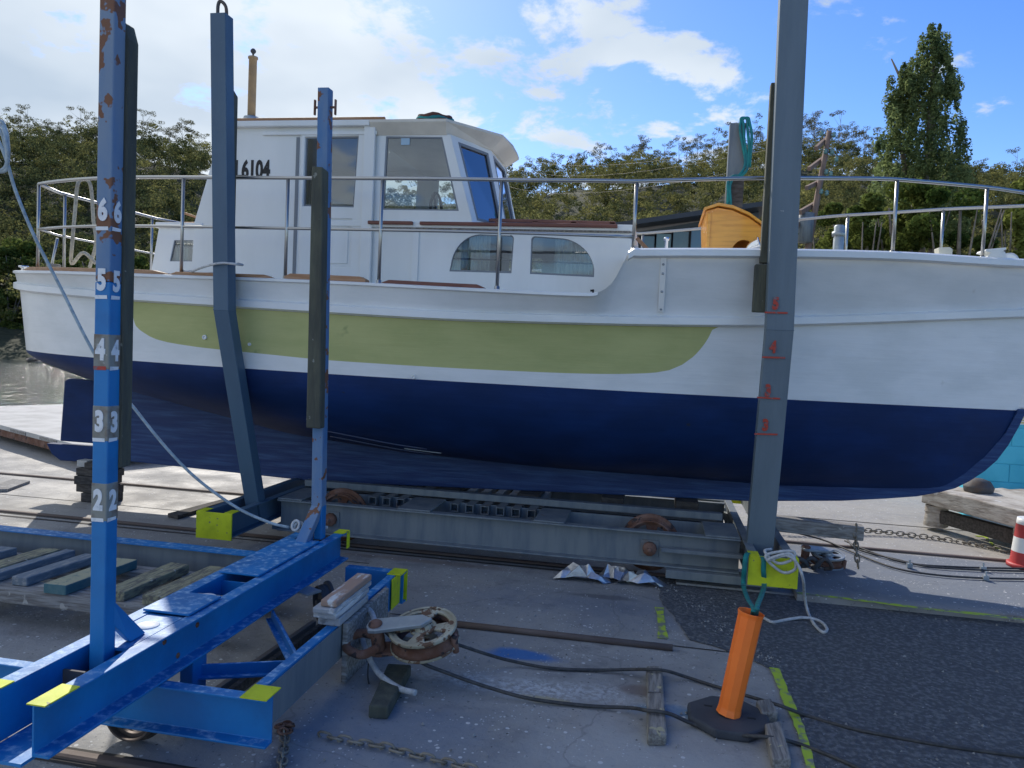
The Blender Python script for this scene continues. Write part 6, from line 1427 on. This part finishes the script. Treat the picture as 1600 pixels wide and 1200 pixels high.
# small pulley and cables at the right behind
t, P2 = pulley('pulley_block', 'small dark pulley block lying on the slab right of the forward post', (1.42, 6.45, .06), .13, (.05, -.12, .99), m_=GALV, az=3.3)
for i, (px, lab) in enumerate([([(1243, 832, .06), (1290, 845, .03), (1345, 868, .015), (1400, 888, .015), (1460, 898, .015), (1530, 903, .015), (1620, 905, .015)], 'nearest dark cable on the slab leading off to the right'),
                  ([(1320, 838, .06), (1340, 858, .02), (1400, 874, .015), (1450, 885, .015), (1520, 890, .015), (1620, 893, .015)], 'middle dark cable on the slab, with clamps, leading off to the right'),
                  ([(1320, 845, .03), (1360, 862, .02), (1420, 880, .015), (1500, 886, .015), (1580, 888, .015), (1640, 889, .015)], 'farthest dark cable on the slab leading off to the right')]):
    o = cable(px, 'wire_cable', lab, .008); o['category'] = 'cable'
    for (x, y) in ([(1421, 884), (1536, 889)] if i == 1 else [(1540, 903)] if i == 0 else []):
        c = atZ(x, y, .02); MB().box(c.x-.02, c.x+.02, c.y-.016, c.y+.016, .005, .04).box(c.x-.006, c.x+.006, c.y-.006, c.y+.006, .04, .07).build('cable_clamp', GALV, o)
mb = MB()
for k in range(5):
    c = (.98+.09*k, 6.20+.03*(k % 2), .03); mb.tube(smooth_path([(c[0]-.07, c[1], .03), (c[0], c[1]-.04, .09+.01*k), (c[0]+.07, c[1]+.02, .05), (c[0]+.02, c[1]+.05, .03)], 4), .016, 7)
tag(mb.build('shackle_heap', DSTEEL), 'heap of dark shackles and links beside the forward grey post', 'shackles')
tag(MB().prof([(-.02, 0), (.02, 0), (.02, .012), (-.02, .012)], (.35, 2.26, .003), (.52, 2.2, .003)).build('paint_scrap', MARK), 'flat white scrap lying on the concrete at the bottom', 'scrap') if False else None

# scattered grit and small stones on the asphalt and slab
mb = MB(); rg_ = random.Random(5)
for k in range(900):
    if k < 500: x, y = rg_.uniform(.3, 4.2), rg_.uniform(2.3, 5.35)
    elif k < 700: t_ = rg_.random(); q = Vector((a[0].x, a[0].y, 0)) if False else atZ(1022+200*t_+rg_.gauss(0, 8), 905+140*t_+rg_.gauss(0, 6)); x, y = q.x, q.y
    else: x, y = rg_.uniform(-1.2, .6), rg_.uniform(2.2, 5.4)
    r_ = rg_.choice((.003, .004, .005, .007, .010))*rg_.uniform(.7, 1.2); z = .007
    vs = [(x+r_*math.cos(j*2.1+k)*rg_.uniform(.7, 1.2), y+r_*math.sin(j*2.1+k)*rg_.uniform(.7, 1.2), z-.002) for j in range(3)]+[(x+rg_.uniform(-.3, .3)*r_, y, z+r_*.8)]
    mb.add(vs, [(0, 1, 2), (0, 1, 3), (1, 2, 3), (2, 0, 3)])
o = mb.build('grit', mat('grit_stone', (.34, .34, .33), .9, c2=(.14, .14, .14), scale=3)); o['kind'] = 'stuff'; o['label'] = 'loose grit and small stones scattered over the asphalt and concrete'; o['category'] = 'grit'
